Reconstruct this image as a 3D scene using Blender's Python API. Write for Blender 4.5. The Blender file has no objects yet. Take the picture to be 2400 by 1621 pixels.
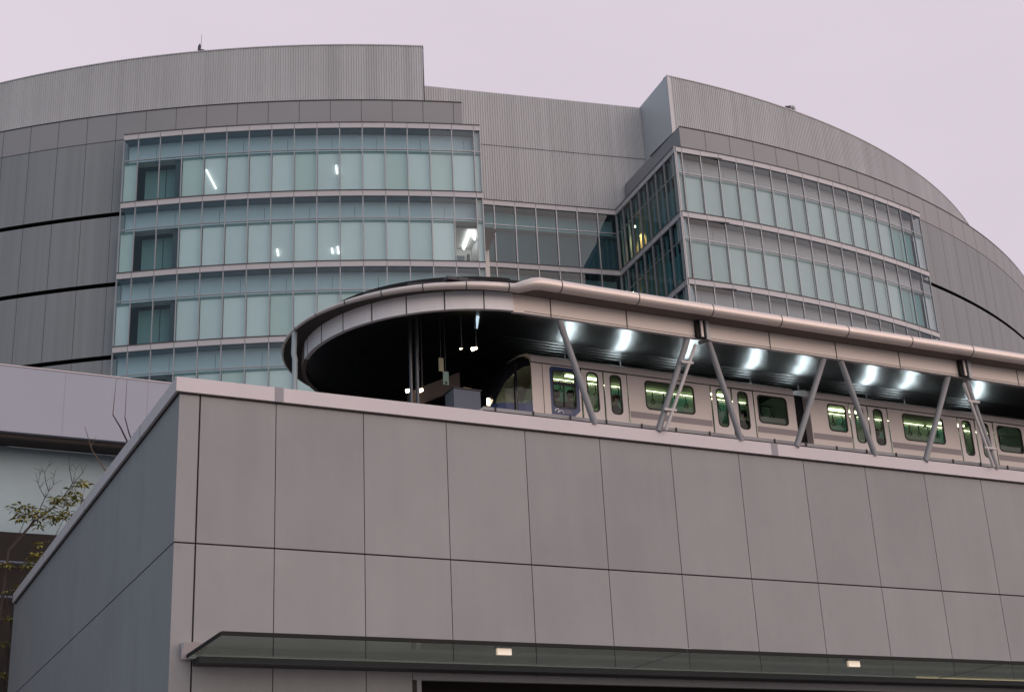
import bpy, bmesh, math, random
from mathutils import Vector, Matrix
R_ = math.radians
random.seed(7)
scene = bpy.context.scene
col = scene.collection

# ------------------------------------------------------------------ camera
cam_d = bpy.data.cameras.new("camera"); cam = bpy.data.objects.new("camera", cam_d); col.objects.link(cam)
cam_d.sensor_width = 36.0; cam_d.lens = 51.0; cam_d.clip_start = 0.1; cam_d.clip_end = 2000
rt = Vector((0.8970950947, -0.4393098114, -0.0471940741))
dn = Vector((0.1206758021, 0.3463672806, -0.9303048198))
fw = Vector((0.4250385181, 0.8288767077, 0.3637384522))
m = Matrix((rt, -dn, -fw)).transposed().to_4x4(); m.translation = Vector((0, 0, 1.6))
cam.matrix_world = m
scene.camera = cam

# ------------------------------------------------------------------ sky, sun, exposure
SUN_EL, SUN_AZ = 13.0, 152.0           # soft sun behind the clouds, behind and right of the camera (azimuth from +Y towards +X)
w = bpy.data.worlds.new("World"); scene.world = w; w.use_nodes = True
nt = w.node_tree; nt.nodes.clear()
def N(t, **k):
    n = nt.nodes.new(t)
    for a, b in k.items(): setattr(n, a, b)
    return n
def Lk(a, b): nt.links.new(a, b)
tc = N("ShaderNodeTexCoord")
def dotramp(vec, a, b):
    d = N("ShaderNodeVectorMath", operation='DOT_PRODUCT'); d.inputs[1].default_value = vec
    Lk(tc.outputs['Generated'], d.inputs[0])
    r = N("ShaderNodeMapRange", interpolation_type='SMOOTHSTEP'); r.inputs['From Min'].default_value = a; r.inputs['From Max'].default_value = b
    Lk(d.outputs['Value'], r.inputs['Value']); return r.outputs['Result']
def mixc(f, A, B):
    n = N("ShaderNodeMix", data_type='RGBA')
    if isinstance(f, float): n.inputs[0].default_value = f
    else: Lk(f, n.inputs[0])
    for s, c in ((6, A), (7, B)):
        if isinstance(c, tuple): n.inputs[s].default_value = (*c, 1)
        else: Lk(c, n.inputs[s])
    return n.outputs[2]
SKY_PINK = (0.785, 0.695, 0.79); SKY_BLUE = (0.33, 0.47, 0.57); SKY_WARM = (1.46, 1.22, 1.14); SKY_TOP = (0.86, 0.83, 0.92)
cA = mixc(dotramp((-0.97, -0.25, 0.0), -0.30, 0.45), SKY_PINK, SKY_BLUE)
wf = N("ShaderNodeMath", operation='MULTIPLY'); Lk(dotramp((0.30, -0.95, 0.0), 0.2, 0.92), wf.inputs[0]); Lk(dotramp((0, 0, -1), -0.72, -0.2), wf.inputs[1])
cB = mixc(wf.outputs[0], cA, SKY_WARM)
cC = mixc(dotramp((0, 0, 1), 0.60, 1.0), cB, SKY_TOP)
nz_ = N("ShaderNodeTexNoise"); nz_.inputs['Scale'].default_value = 2.2; nz_.inputs['Detail'].default_value = 5; mpn = N("ShaderNodeMapping"); mpn.inputs['Scale'].default_value = (1, 1, 2.5); Lk(tc.outputs['Generated'], mpn.inputs['Vector']); Lk(mpn.outputs[0], nz_.inputs['Vector'])
mrn = N("ShaderNodeMapRange"); mrn.inputs['From Min'].default_value = 0.3; mrn.inputs['From Max'].default_value = 0.7; mrn.inputs['To Min'].default_value = 0.955; mrn.inputs['To Max'].default_value = 1.035; Lk(nz_.outputs['Fac'], mrn.inputs['Value'])
mul_ = N("ShaderNodeMix", data_type='RGBA', blend_type='MULTIPLY'); mul_.inputs[0].default_value = 1; Lk(cC, mul_.inputs[6]); Lk(mrn.outputs[0], mul_.inputs[7]); cC = mul_.outputs[2]
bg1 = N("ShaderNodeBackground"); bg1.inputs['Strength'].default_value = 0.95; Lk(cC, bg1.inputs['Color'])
sky = N("ShaderNodeTexSky", sky_type='NISHITA'); sky.sun_disc = False; sky.sun_elevation = R_(SUN_EL); sky.sun_rotation = R_(SUN_AZ)
sky.air_density = 1.0; sky.dust_density = 4.0
bg2 = N("ShaderNodeBackground"); bg2.inputs['Strength'].default_value = 0.004; Lk(sky.outputs[0], bg2.inputs['Color'])
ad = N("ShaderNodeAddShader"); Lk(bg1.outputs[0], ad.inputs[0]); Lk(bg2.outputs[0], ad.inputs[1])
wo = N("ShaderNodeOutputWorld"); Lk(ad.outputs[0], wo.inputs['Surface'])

sl = bpy.data.lights.new("sun", 'SUN'); sl.energy = 1.2; sl.angle = R_(80); sl.color = (1.0, 0.83, 0.74)
so = bpy.data.objects.new("sun", sl); col.objects.link(so)
sd = Vector((math.sin(R_(SUN_AZ)) * math.cos(R_(SUN_EL)), math.cos(R_(SUN_AZ)) * math.cos(R_(SUN_EL)), math.sin(R_(SUN_EL))))
so.rotation_euler = sd.to_track_quat('Z', 'Y').to_euler(); so.location = (30, -40, 60)
vs = scene.view_settings
vs.view_transform = 'Standard'; vs.look = 'None'; vs.exposure = -0.05; vs.gamma = 1.0; vs.use_curve_mapping = False
try:
    scene.cycles.max_bounces = 10; scene.cycles.transparent_max_bounces = 16; scene.cycles.use_denoising = True
except Exception: pass

# ------------------------------------------------------------------ materials
M = {}
def mat(name, colr, rough=0.6, metal=0.0, spec=0.4, noise=0.0, nscale=(1, 1, 1), bump=0.0, bscale=20.0, emis=None, estr=0.0, streak=0.0, sscale=(2.0, 2.0, 0.05), stain=0.0):
    mt = bpy.data.materials.new(name); mt.use_nodes = True; t = mt.node_tree
    b = t.nodes['Principled BSDF']
    b.inputs['Base Color'].default_value = (*colr, 1); b.inputs['Roughness'].default_value = rough; b.inputs['Metallic'].default_value = metal
    b.inputs['Specular IOR Level'].default_value = spec
    c = t.nodes.new("ShaderNodeTexCoord"); prev = None
    def layer(amount, scale, detail, rng=None):
        nonlocal prev
        mp = t.nodes.new("ShaderNodeMapping"); mp.inputs['Scale'].default_value = scale; t.links.new(c.outputs['Object'], mp.inputs['Vector'])
        nz = t.nodes.new("ShaderNodeTexNoise"); nz.inputs['Scale'].default_value = 1.0; nz.inputs['Detail'].default_value = detail; nz.inputs['Roughness'].default_value = 0.65
        t.links.new(mp.outputs[0], nz.inputs['Vector'])
        mr = t.nodes.new("ShaderNodeMapRange"); mr.inputs['From Min'].default_value = 0.3; mr.inputs['From Max'].default_value = 0.7
        mr.inputs['To Min'].default_value = 1 - amount; mr.inputs['To Max'].default_value = 1 + amount
        if rng: mr.inputs['From Min'].default_value, mr.inputs['From Max'].default_value, mr.inputs['To Min'].default_value, mr.inputs['To Max'].default_value = rng
        t.links.new(nz.outputs['Fac'], mr.inputs['Value'])
        mx = t.nodes.new("ShaderNodeMix"); mx.data_type = 'RGBA'; mx.blend_type = 'MULTIPLY'; mx.inputs[0].default_value = 1
        if prev: t.links.new(prev, mx.inputs[6])
        else: mx.inputs[6].default_value = (*colr, 1)
        t.links.new(mr.outputs[0], mx.inputs[7]); prev = mx.outputs[2]
    if noise: layer(noise, nscale, 5)
    if streak: layer(streak, sscale, 3)
    if stain: layer(stain, (0.85, 0.85, 0.5), 6, (0.66, 0.80, 1.0, 1 - stain)); layer(stain * 0.6, (7, 7, 0.35), 4, (0.70, 0.85, 1.0, 1 - stain * 0.7))
    if prev: t.links.new(prev, b.inputs['Base Color'])
    if bump:
        nz = t.nodes.new("ShaderNodeTexNoise"); nz.inputs['Scale'].default_value = bscale; nz.inputs['Detail'].default_value = 4
        t.links.new(c.outputs['Object'], nz.inputs['Vector'])
        bp = t.nodes.new("ShaderNodeBump"); bp.inputs['Strength'].default_value = bump; bp.inputs['Distance'].default_value = 0.02
        t.links.new(nz.outputs['Fac'], bp.inputs['Height']); t.links.new(bp.outputs[0], b.inputs['Normal'])
    if emis:
        b.inputs['Emission Color'].default_value = (*emis, 1); b.inputs['Emission Strength'].default_value = estr
    M[name] = mt; return mt
def glass(name, tint, refl=0.05, grazing=0.6, rough=0.0):
    mt = bpy.data.materials.new(name); mt.use_nodes = True; t = mt.node_tree; t.nodes.clear()
    tr = t.nodes.new("ShaderNodeBsdfTransparent"); tr.inputs[0].default_value = (*tint, 1)
    gl = t.nodes.new("ShaderNodeBsdfGlossy"); gl.inputs['Roughness'].default_value = rough; gl.inputs['Color'].default_value = (0.9, 0.95, 1, 1)
    lw = t.nodes.new("ShaderNodeLayerWeight"); lw.inputs['Blend'].default_value = 0.5
    pw = t.nodes.new("ShaderNodeMath"); pw.operation = 'POWER'; pw.inputs[1].default_value = 4.0; t.links.new(lw.outputs['Facing'], pw.inputs[0])
    ml = t.nodes.new("ShaderNodeMath"); ml.operation = 'MULTIPLY_ADD'; ml.inputs[1].default_value = grazing; ml.inputs[2].default_value = refl; t.links.new(pw.outputs[0], ml.inputs[0])
    mx = t.nodes.new("ShaderNodeMixShader"); t.links.new(ml.outputs[0], mx.inputs[0]); t.links.new(tr.outputs[0], mx.inputs[1]); t.links.new(gl.outputs[0], mx.inputs[2])
    o = t.nodes.new("ShaderNodeOutputMaterial"); t.links.new(mx.outputs[0], o.inputs[0]); M[name] = mt; return mt

for nm_, k_ in (('wall_panel', 1.0), ('wall_panel_b', 0.95), ('wall_panel_c', 1.03)): mat(nm_, (0.315 * k_, 0.304 * k_, 0.315 * k_), 0.75, noise=0.06, nscale=(0.5, 0.5, 0.4), bump=0.12, bscale=90, streak=0.028, sscale=(2.2, 2.2, 0.10), stain=0.16)
mat('joint', (0.05, 0.04, 0.042), 0.9)
mat('coping', (0.62, 0.555, 0.58), 0.55, noise=0.03, nscale=(0.8, 0.8, 0.8))
mat('coping_grey', (0.30, 0.285, 0.31), 0.6)
mat('ribbed', (0.445, 0.445, 0.46), 0.55, metal=0.0, noise=0.04, nscale=(0.15, 0.15, 0.1), streak=0.10, sscale=(1.3, 1.3, 0.01))
mat('band', (0.275, 0.27, 0.285), 0.55, metal=0.0, noise=0.04, nscale=(0.2, 0.2, 0.3))
mat('cladding', (0.225, 0.235, 0.25), 0.6, metal=0.0, noise=0.05, nscale=(0.2, 0.2, 0.1), streak=0.08, sscale=(3, 3, 0.03))
mat('seam', (0.05, 0.05, 0.055), 0.8)
mat('pale_metal', (0.50, 0.49, 0.51), 0.5, metal=0.1, noise=0.03)
mat('spandrel', (0.50, 0.475, 0.50), 0.45, noise=0.02)
mat('mullion', (0.34, 0.34, 0.36), 0.4, metal=0.4)
mat('black', (0.012, 0.011, 0.012), 0.8)
mat('interior_dark', (0.055, 0.07, 0.085), 0.9)
mat('slate_screen', (0.13, 0.175, 0.215), 0.9)
mat('room_ceiling', (0.16, 0.20, 0.235), 0.9)
mat('interior_teal', (0.19, 0.31, 0.31), 0.9)
mat('interior_pale', (0.62, 0.60, 0.58), 0.9)
mat('bulkhead', (0.50, 0.58, 0.64), 0.9)
mat('blind_a', (0.68, 0.72, 0.72), 0.9, noise=0.03, nscale=(0.7, 0.7, 0.5))
mat('blind_b', (0.72, 0.76, 0.755), 0.9, noise=0.03, nscale=(0.7, 0.7, 0.5))
mat('blind_c', (0.60, 0.665, 0.635), 0.9, noise=0.03, nscale=(0.7, 0.7, 0.5))
mat('blind_d', (0.46, 0.495, 0.495), 0.9, noise=0.05, nscale=(0.7, 0.7, 0.5))
mat('blind_e', (0.50, 0.53, 0.53), 0.9, noise=0.05, nscale=(0.7, 0.7, 0.5))
mat('blind_f', (0.41, 0.455, 0.455), 0.9, noise=0.05, nscale=(0.7, 0.7, 0.5))
mat('bulkhead_reflect', (0.46, 0.405, 0.43), 0.9)  # bulkhead tinted pink for the warm light mirrored in the right bay
mat('wood_wall', (0.42, 0.33, 0.20), 0.8)
glass('bay_glass', (0.78, 0.885, 0.905), 0.05, 0.5)
glass('dark_glass', (0.46, 0.66, 0.68), 0.05, 0.38)
glass('canopy_glass', (0.59, 0.64, 0.60), 0.06, 0.35, 0.05)
glass('tinted_glass', (0.26, 0.32, 0.31), 0.03, 0.2)
glass('train_glass', (0.62, 0.74, 0.62), 0.022, 0.2)
mat('eave_paint', (0.70, 0.60, 0.56), 0.38, metal=0.45, noise=0.03, nscale=(0.5, 0.5, 0.5))
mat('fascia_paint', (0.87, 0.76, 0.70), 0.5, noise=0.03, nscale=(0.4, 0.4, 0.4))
mat('soffit_shaded', (0.05, 0.04, 0.037), 0.8)  # darkened copy of the soffit, its shade put into the colour
mat('fascia_lit', (0.92, 0.87, 0.885), 0.5, noise=0.03, nscale=(0.4, 0.4, 0.4))  # fascia paint lightened to make up for the eave's shade
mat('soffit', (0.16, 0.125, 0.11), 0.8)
mat('roof_dark', (0.05, 0.048, 0.055), 0.6)
mat('strut_paint', (0.27, 0.265, 0.28), 0.55, noise=0.05)
mat('pipe_pale', (0.50, 0.46, 0.45), 0.5)
mat('pipe_blue', (0.42, 0.48, 0.52), 0.5)
mat('train_paint', (0.78, 0.69, 0.665), 0.38, spec=0.5, noise=0.02)
mat('train_stripe', (0.36, 0.31, 0.335), 0.5)
mat('train_black', (0.01, 0.01, 0.014), 0.18, spec=0.6)
mat('train_blue', (0.035, 0.06, 0.17), 0.3)
mat('rubber', (0.02, 0.02, 0.022), 0.6)
mat('train_ceiling', (0.06, 0.085, 0.045), 0.8)
mat('train_inner', (0.40, 0.50, 0.44), 0.8)
mat('train_seat', (0.06, 0.10, 0.13), 0.9)
mat('poster', (0.20, 0.48, 0.44), 0.7)
mat('tube_lamp', (1, 1, 1), 0.5, emis=(1.0, 0.93, 0.66), estr=9.0)
mat('office_tube', (1, 1, 1), 0.5, emis=(1.0, 0.98, 0.93), estr=6.0)
mat('pale_tube', (1, 1, 1), 0.5, emis=(1.0, 0.98, 0.93), estr=2.5)
mat('warm_lamp', (1, 1, 1), 0.5, emis=(1.0, 0.80, 0.55), estr=9.0)
mat('white_lamp', (1, 1, 1), 0.5, emis=(0.80, 0.95, 1.0), estr=48.0)
mat('ceiling_reflection', (1, 1, 1), 0.5, emis=(0.62, 0.82, 0.95), estr=0.9)  # glow in place of a lamp mirrored in the ceiling
mat('lamp_reflection', (1, 1, 1), 0.5, emis=(1.0, 0.70, 0.34), estr=0.30)  # warm glow in place of a lamp mirrored in the awning glass
mat('amber_strip', (1, 1, 1), 0.5, emis=(1.0, 0.62, 0.2), estr=0.8)
mat('deck', (0.18, 0.18, 0.18), 0.9, noise=0.1)
mat('paving', (0.18, 0.176, 0.172), 0.9, noise=0.15, nscale=(0.3, 0.3, 0.3))
mat('bridge_paint', (0.345, 0.355, 0.43), 0.6, noise=0.025, nscale=(0.3, 0.3, 0.3))
mat('bridge_soffit', (0.06, 0.05, 0.05), 0.9)
mat('teal_wall', (0.35, 0.44, 0.485), 0.6, noise=0.06, nscale=(0.5, 0.5, 0.4))
mat('dark_plinth', (0.03, 0.024, 0.022), 0.9)
mat('bark', (0.055, 0.042, 0.038), 0.9)
mat('bark_pale', (0.14, 0.10, 0.08), 0.9)
mat('leaf_a', (0.27, 0.25, 0.06), 0.7)
mat('leaf_b', (0.11, 0.13, 0.04), 0.7)
mat('leaf_c', (0.40, 0.32, 0.09), 0.7)
mat('skin', (0.42, 0.26, 0.19), 0.6)
mat('hair', (0.02, 0.014, 0.012), 0.7)
mat('hair_brown', (0.10, 0.04, 0.02), 0.7)
mat('cloth_black', (0.015, 0.015, 0.018), 0.9)
mat('cloth_grey', (0.09, 0.095, 0.10), 0.9)
mat('cloth_denim', (0.05, 0.06, 0.085), 0.9)
mat('sign_yellow', (0.26, 0.24, 0.16), 0.7)
mat('sign_green', (0.17, 0.25, 0.23), 0.7)
mat('cabinet_grey', (0.13, 0.15, 0.21), 0.6)
mat('steel', (0.10, 0.10, 0.11), 0.35, metal=0.7)
mat('white_print', (0.75, 0.76, 0.80), 0.6)
mat('dark_brown', (0.03, 0.02, 0.017), 0.6)

def ceiling_material():
    mt = mat('station_ceiling', (0.008, 0.007, 0.007), 0.30, spec=0.75)
    t = mt.node_tree; b = t.nodes['Principled BSDF']
    c = t.nodes.new("ShaderNodeTexCoord"); sx = t.nodes.new("ShaderNodeSeparateXYZ"); t.links.new(c.outputs['Object'], sx.inputs[0])
    s = t.nodes.new("ShaderNodeMath"); s.operation = 'MULTIPLY'; s.inputs[1].default_value = 2 * math.pi / 0.11; t.links.new(sx.outputs['Y'], s.inputs[0])
    k = t.nodes.new("ShaderNodeMath"); k.operation = 'SINE'; t.links.new(s.outputs[0], k.inputs[0])
    bp = t.nodes.new("ShaderNodeBump"); bp.inputs['Strength'].default_value = 0.9; bp.inputs['Distance'].default_value = 0.008
    t.links.new(k.outputs[0], bp.inputs['Height']); t.links.new(bp.outputs[0], b.inputs['Normal'])
ceiling_material()

# ------------------------------------------------------------------ mesh helpers
class MB:
    def __init__(s): s.v = []; s.f = []; s.m = []; s.mats = []; s.sm = []
    def mi(s, name):
        if name not in s.mats: s.mats.append(name)
        return s.mats.index(name)
    def poly(s, pts, mt, smooth=False):
        i = len(s.v); s.v += [tuple(p) for p in pts]; s.f.append(list(range(i, i + len(pts)))); s.m.append(s.mi(mt)); s.sm.append(smooth)
    def box(s, x0, x1, y0, y1, z0, z1, mt):
        s.frame(Vector((x0, y0, z0)), Vector((x1 - x0, 0, 0)), Vector((0, y1 - y0, 0)), Vector((0, 0, z1 - z0)), mt)
    def frame(s, o, a, b, c, mt):                       # parallelepiped from a corner and three edges
        i = len(s.v); s.v += [tuple(o + a * p + b * q + c * r) for r in (0, 1) for q in (0, 1) for p in (0, 1)]
        for f in ((0, 2, 3, 1), (4, 5, 7, 6), (0, 1, 5, 4), (2, 6, 7, 3), (0, 4, 6, 2), (1, 3, 7, 5)):
            s.f.append([i + k for k in f]); s.m.append(s.mi(mt)); s.sm.append(False)
    def grid(s, rows, mt, smooth=True, closed=False):
        i = len(s.v); nr, nc = len(rows), len(rows[0])
        for r in rows: s.v += [tuple(p) for p in r]
        for a in range(nr - 1):
            for b in range(nc if closed else nc - 1):
                b2 = (b + 1) % nc
                s.f.append([i + a * nc + b, i + a * nc + b2, i + (a + 1) * nc + b2, i + (a + 1) * nc + b]); s.m.append(s.mi(mt)); s.sm.append(smooth)
    def tube(s, path, r, mt, n=8, caps=True):
        P = [Vector(p) for p in path]; rs = r if isinstance(r, (list, tuple)) else [r] * len(P)
        rows = []; up = None
        for k, p in enumerate(P):
            d = ((P[k + 1] - P[k]).normalized() if k < len(P) - 1 else Vector()) + ((P[k] - P[k - 1]).normalized() if k else Vector())
            d.normalize()
            if up is None: up = Vector((0, 0, 1)) if abs(d.z) < 0.9 else Vector((1, 0, 0))
            a = d.cross(up).normalized(); b = a.cross(d).normalized(); up = b
            sc = 1.0
            if 0 < k < len(P) - 1:
                cs = (P[k + 1] - P[k]).normalized().dot((P[k] - P[k - 1]).normalized()); sc = 1 / max(0.6, math.sqrt(max(0.0, (1 + cs) / 2)))
            rows.append([p + (a * math.cos(2 * math.pi * j / n) * sc + b * math.sin(2 * math.pi * j / n)) * rs[k] for j in range(n)])
        s.grid(rows, mt, True, True)
        if caps: s.poly(list(reversed(rows[0])), mt); s.poly(rows[-1], mt)
    def holed(s, outline, holes, to3, mt):              # flat sheet with holes, 2-D outlines mapped by to3
        b = bmesh.new(); edges = []
        for lp in [outline] + holes:
            vs_ = [b.verts.new((p[0], p[1], 0)) for p in lp]
            edges += [b.edges.new((vs_[k], vs_[(k + 1) % len(vs_)])) for k in range(len(vs_))]
        bmesh.ops.triangle_fill(b, edges=edges, use_beauty=True, use_dissolve=False)
        b.verts.index_update(); i = len(s.v); s.v += [tuple(to3(v.co.x, v.co.y)) for v in b.verts]
        for f in b.faces:
            s.f.append([i + v.index for v in f.verts]); s.m.append(s.mi(mt)); s.sm.append(False)
        b.free()
    def build(s, name, parent=None, fix=False):
        me = bpy.data.meshes.new(name); me.from_pydata(s.v, [], s.f)
        for n in s.mats: me.materials.append(M[n])
        me.polygons.foreach_set('material_index', s.m); me.polygons.foreach_set('use_smooth', s.sm); me.update()
        if fix:
            b = bmesh.new(); b.from_mesh(me); bmesh.ops.recalc_face_normals(b, faces=b.faces); b.to_mesh(me); b.free()
        o = bpy.data.objects.new(name, me); col.objects.link(o)
        if parent is not None: adopt(o, parent)
        return o
def adopt(o, p):
    o.parent = p; o.matrix_parent_inverse = Matrix.Translation(-p.location) if p.parent is None else Matrix.Identity(4)
def tag(o, label, cat, group=None, kind=None):
    if label: o['label'] = label
    if cat: o['category'] = cat
    if group: o['group'] = group
    if kind: o['kind'] = kind
    return o
def thing(name, label, cat, loc, group=None):
    o = bpy.data.objects.new(name, None); o.location = loc; o.empty_display_size = 0.3; col.objects.link(o)
    return tag(o, label, cat, group)
def copy_tree(o, parent=None):
    c = o.copy(); col.objects.link(c)
    if parent is not None: c.parent = parent; c.matrix_parent_inverse = o.matrix_parent_inverse
    for ch in list(o.children): copy_tree(ch, c)
    return c
def rrect(x0, x1, z0, z1, r, n=5):
    out = []
    for cx, cz, a0 in ((x1 - r, z1 - r, 0), (x0 + r, z1 - r, 90), (x0 + r, z0 + r, 180), (x1 - r, z0 + r, 270)):
        for k in range(n + 1):
            a = R_(a0 + 90 * k / n); out.append((cx + r * math.cos(a), cz + r * math.sin(a)))
    return out

# ------------------------------------------------------------------ ground
g = MB(); g.poly([(-600, -600, 0), (600, -600, 0), (600, 600, 0), (-600, 600, 0)], 'paving')
tag(g.build('ground'), None, None, kind='structure')

# ------------------------------------------------------------------ drum building behind
CX, CY = 51.055, 132.103
RU, RB, RG = 61.46, 65.30, 65.97
Z1, ZTOP, ZB, ZJ, FH = 45.60, 53.96, 47.60, 45.78, 4.5
def cy(a, r, z): return Vector((CX + r * math.cos(R_(a)), CY + r * math.sin(R_(a)), z))
drum = thing('drum_building', 'huge grey ribbed drum shaped building with curved glazed bays behind the station', 'building', (CX, CY, 0))
def arc(a0, a1, step): n = max(1, int(abs(a1 - a0) / step)); return [a0 + (a1 - a0) * k / n for k in range(n + 1)]
# ribbed upper wall: real ribs, gap between -107.69 and -91.87
def ribs_arc(mb, a0, a1, r, z0, z1, pitch, depth):
    da = math.degrees(pitch / r); n = int((a1 - a0) / da); lo = []; hi = []
    for k in range(n):
        a = a0 + k * da
        for q, d in ((0.0, 0), (0.42, 0), (0.52, depth), (0.9, depth)):
            lo.append(cy(a + q * da, r + d, z0)); hi.append(cy(a + q * da, r + d, z1))
    mb.grid([lo, hi], 'ribbed', False)
mb = MB()
ribs_arc(mb, -178, -107.69, RU, ZB - 0.3, ZTOP, 0.16, 0.045)
ribs_arc(mb, -91.87, -2, RU, ZB - 0.3, ZTOP, 0.16, 0.042)
e0, e1 = cy(-107.69, RU, 0), cy(-107.69, 55, 0)
mb.poly([(e0.x, e0.y, ZB - 0.3), (e1.x, e1.y, ZB - 0.3), (e1.x, e1.y, ZTOP), (e0.x, e0.y, ZTOP)], 'ribbed')
for a0, a1 in ((-178, -107.69), (-91.87, -2)):          # thin coping
    A = arc(a0, a1, 1.0); mb.grid([[cy(a, RU + 0.07, ZTOP - 0.02) for a in A], [cy(a, RU + 0.07, ZTOP + 0.05) for a in A], [cy(a, RU - 0.5, ZTOP + 0.05) for a in A]], 'pale_metal', False)
mb.build('upper_wall', drum)
# recessed straight wall (ribbed above, glazed below)
RA, RBv = Vector((37.95, 77.11, 0)), Vector((47.10, 75.35, 0))
ru = (RBv - RA).normalized(); rn = Vector((ru.y, -ru.x, 0))
mb = MB(); lo = []; hi = []; s = -9.0; pit = 0.17
while s < 12.0:
    for q, d in ((0, 0), (0.42, 0), (0.52, 0.05), (0.9, 0.05)):
        p = RA + ru * (s + q * pit) + rn * d; lo.append((p.x, p.y, Z1 + 0.06)); hi.append((p.x, p.y, 53.9))
    s += pit
mb.grid([lo, hi], 'ribbed', False)
p0 = RA - ru * 9 + rn * 0.054; p1 = RA + ru * 12 + rn * 0.054
mb.poly([(p0.x, p0.y, 49.76), (p1.x, p1.y, 49.76), (p1.x, p1.y, 49.80), (p0.x, p0.y, 49.80)], 'seam')
mb.build('recessed_wall', drum)
# smooth end wall of the right upper drum
mb = MB(); c0 = cy(-91.87, RU + 0.05, 0); c1 = Vector((49.55, 75.3, 0)); dd = (c1 - c0)
mb.frame(Vector((c0.x, c0.y, ZB - 0.3)), dd, Vector((0.25, 0.0, 0)), Vector((0, 0, ZTOP + 0.05 - ZB + 0.3)), 'pale_metal')
mb.build('end_wall', drum)
# smooth band above the glazing
mb = MB()
def ringwall(mb, a0, a1, r, z0, z1, mt, step=0.6):
    A = arc(a0, a1, step); mb.grid([[cy(a, r, z0) for a in A], [cy(a, r, z1) for a in A]], mt, True)
def ledge(mb, a0, a1, r0, r1, z, mt):
    A = arc(a0, a1, 0.8); mb.grid([[cy(a, r0, z) for a in A], [cy(a, r1, z) for a in A]], mt, False)
for a0, a1 in ((-178, -106.08), (-93.55, -2)):
    ringwall(mb, a0, a1, RB, ZJ, ZB, 'band'); ledge(mb, a0, a1, RB, RU - 0.2, ZB - 0.02, 'band')
    ringwall(mb, a0, a1, RB + 0.03, ZB - 0.04, ZB + 0.03, 'seam'); ringwall(mb, a0, a1, RB + 0.012, ZJ - 0.03, ZJ + 0.01, 'seam')
a = -106.54 - 1.6247 * 44
while a < -2:
    if a < -106.3 or a > -93.5: ringwall(mb, a - 0.012, a + 0.012, RB + 0.006, ZJ, ZB, 'seam', 1)
    a += 1.6247
q0, q1 = cy(-106.08, RB, 0), cy(-106.08, 56.5, 0)
mb.poly([(q0.x, q0.y, ZJ - 0.4), (q1.x, q1.y, ZJ - 0.4), (q1.x, q1.y, ZB), (q0.x, q0.y, ZB)], 'band')
b0, b1 = cy(-93.55, RB, 0), Vector((47.76, 75.03, 0))
mb.frame(Vector((b0.x, b0.y, Z1 + 0.02)), b1 - b0, Vector((0.3, 0.04, 0)), Vector((0, 0, ZB - Z1 - 0.03)), 'band')
L_ = [(b0.x, b0.y, ZB - 0.015), (b1.x, b1.y, ZB - 0.015), (56, 75, ZB - 0.015), (56, 67.2, ZB - 0.015)]
mb.poly(L_, 'band')
mb.build('parapet_band', drum)
# cladding left and right of the bays, with dark horizontal slots
LB0, LB1, RB0, RB1 = -123.66, -105.29, -94.28, -75.80
mb = MB()
zs = [ZJ - 0.03]
for k in range(9): zs += [40.96 - FH * k, 40.69 - FH * k]
zs.append(0.0)
for a0, a1 in ((-178, LB0), (RB1, -2)):
    for k in range(0, len(zs), 2): ringwall(mb, a0, a1, RB, zs[k + 1], zs[k], 'cladding')
    for k in range(1, len(zs) - 1, 2):
        A = arc(a0, a1, 0.8)
        mb.grid([[cy(a, RB, zs[k]) for a in A], [cy(a, RB - 0.5, zs[k]) for a in A], [cy(a, RB - 0.5, zs[k + 1]) for a in A], [cy(a, RB, zs[k + 1]) for a in A]], 'black', False)
    aa = -106.54 - 1.6247 * 44
    while aa < -2:
        if a0 < aa < a1:
            for k in range(0, len(zs), 2): ringwall(mb, aa - 0.011, aa + 0.011, RB + 0.005, zs[k + 1] + 0.01, zs[k] - 0.01, 'seam', 1)
        aa += 1.6247
for a0, a1 in ((LB0, LB1), (RB0, RB1)): ringwall(mb, a0, a1, RG - 0.02, 0, Z1 - FH * 4 - 0.01, 'cladding')
for p_, q_ in ((cy(RB0, RG - 0.02, 0), Vector((47.09, 75.36, 0))), (RA - ru * 5, RBv + ru * 0.1)):
    zz = Z1 - FH * 3 - 0.01; mb.poly([(p_.x, p_.y, 0), (q_.x, q_.y, 0), (q_.x, q_.y, zz), (p_.x, p_.y, zz)], 'cladding')
mb.build('cladding', drum)
# core so that nothing is hollow, end wall of the left bay, roof
mb = MB()
ringwall(mb, -179, -105.7, 62.3, 0, Z1, 'interior_dark', 1.0); ringwall(mb, -91.5, -1, 62.3, 0, Z1, 'interior_dark', 1.0)
q0, q1 = cy(LB1 - 0.02, RG - 0.03, 0), cy(LB1 - 0.6, 56.4, 0)
mb.poly([(q0.x, q0.y, 0), (q1.x, q1.y, 0), (q1.x, q1.y, Z1 - 0.1), (q0.x, q0.y, Z1 - 0.1)], 'pale_metal')
mb.build('inner_core', drum)
mb = MB(); mb.poly([cy(a, 55.0 if -108.5 < a < -90.5 else 61.2, 53.4) for a in arc(-179, 179, 1)], 'roof_dark'); mb.build('roof', drum)

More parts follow.
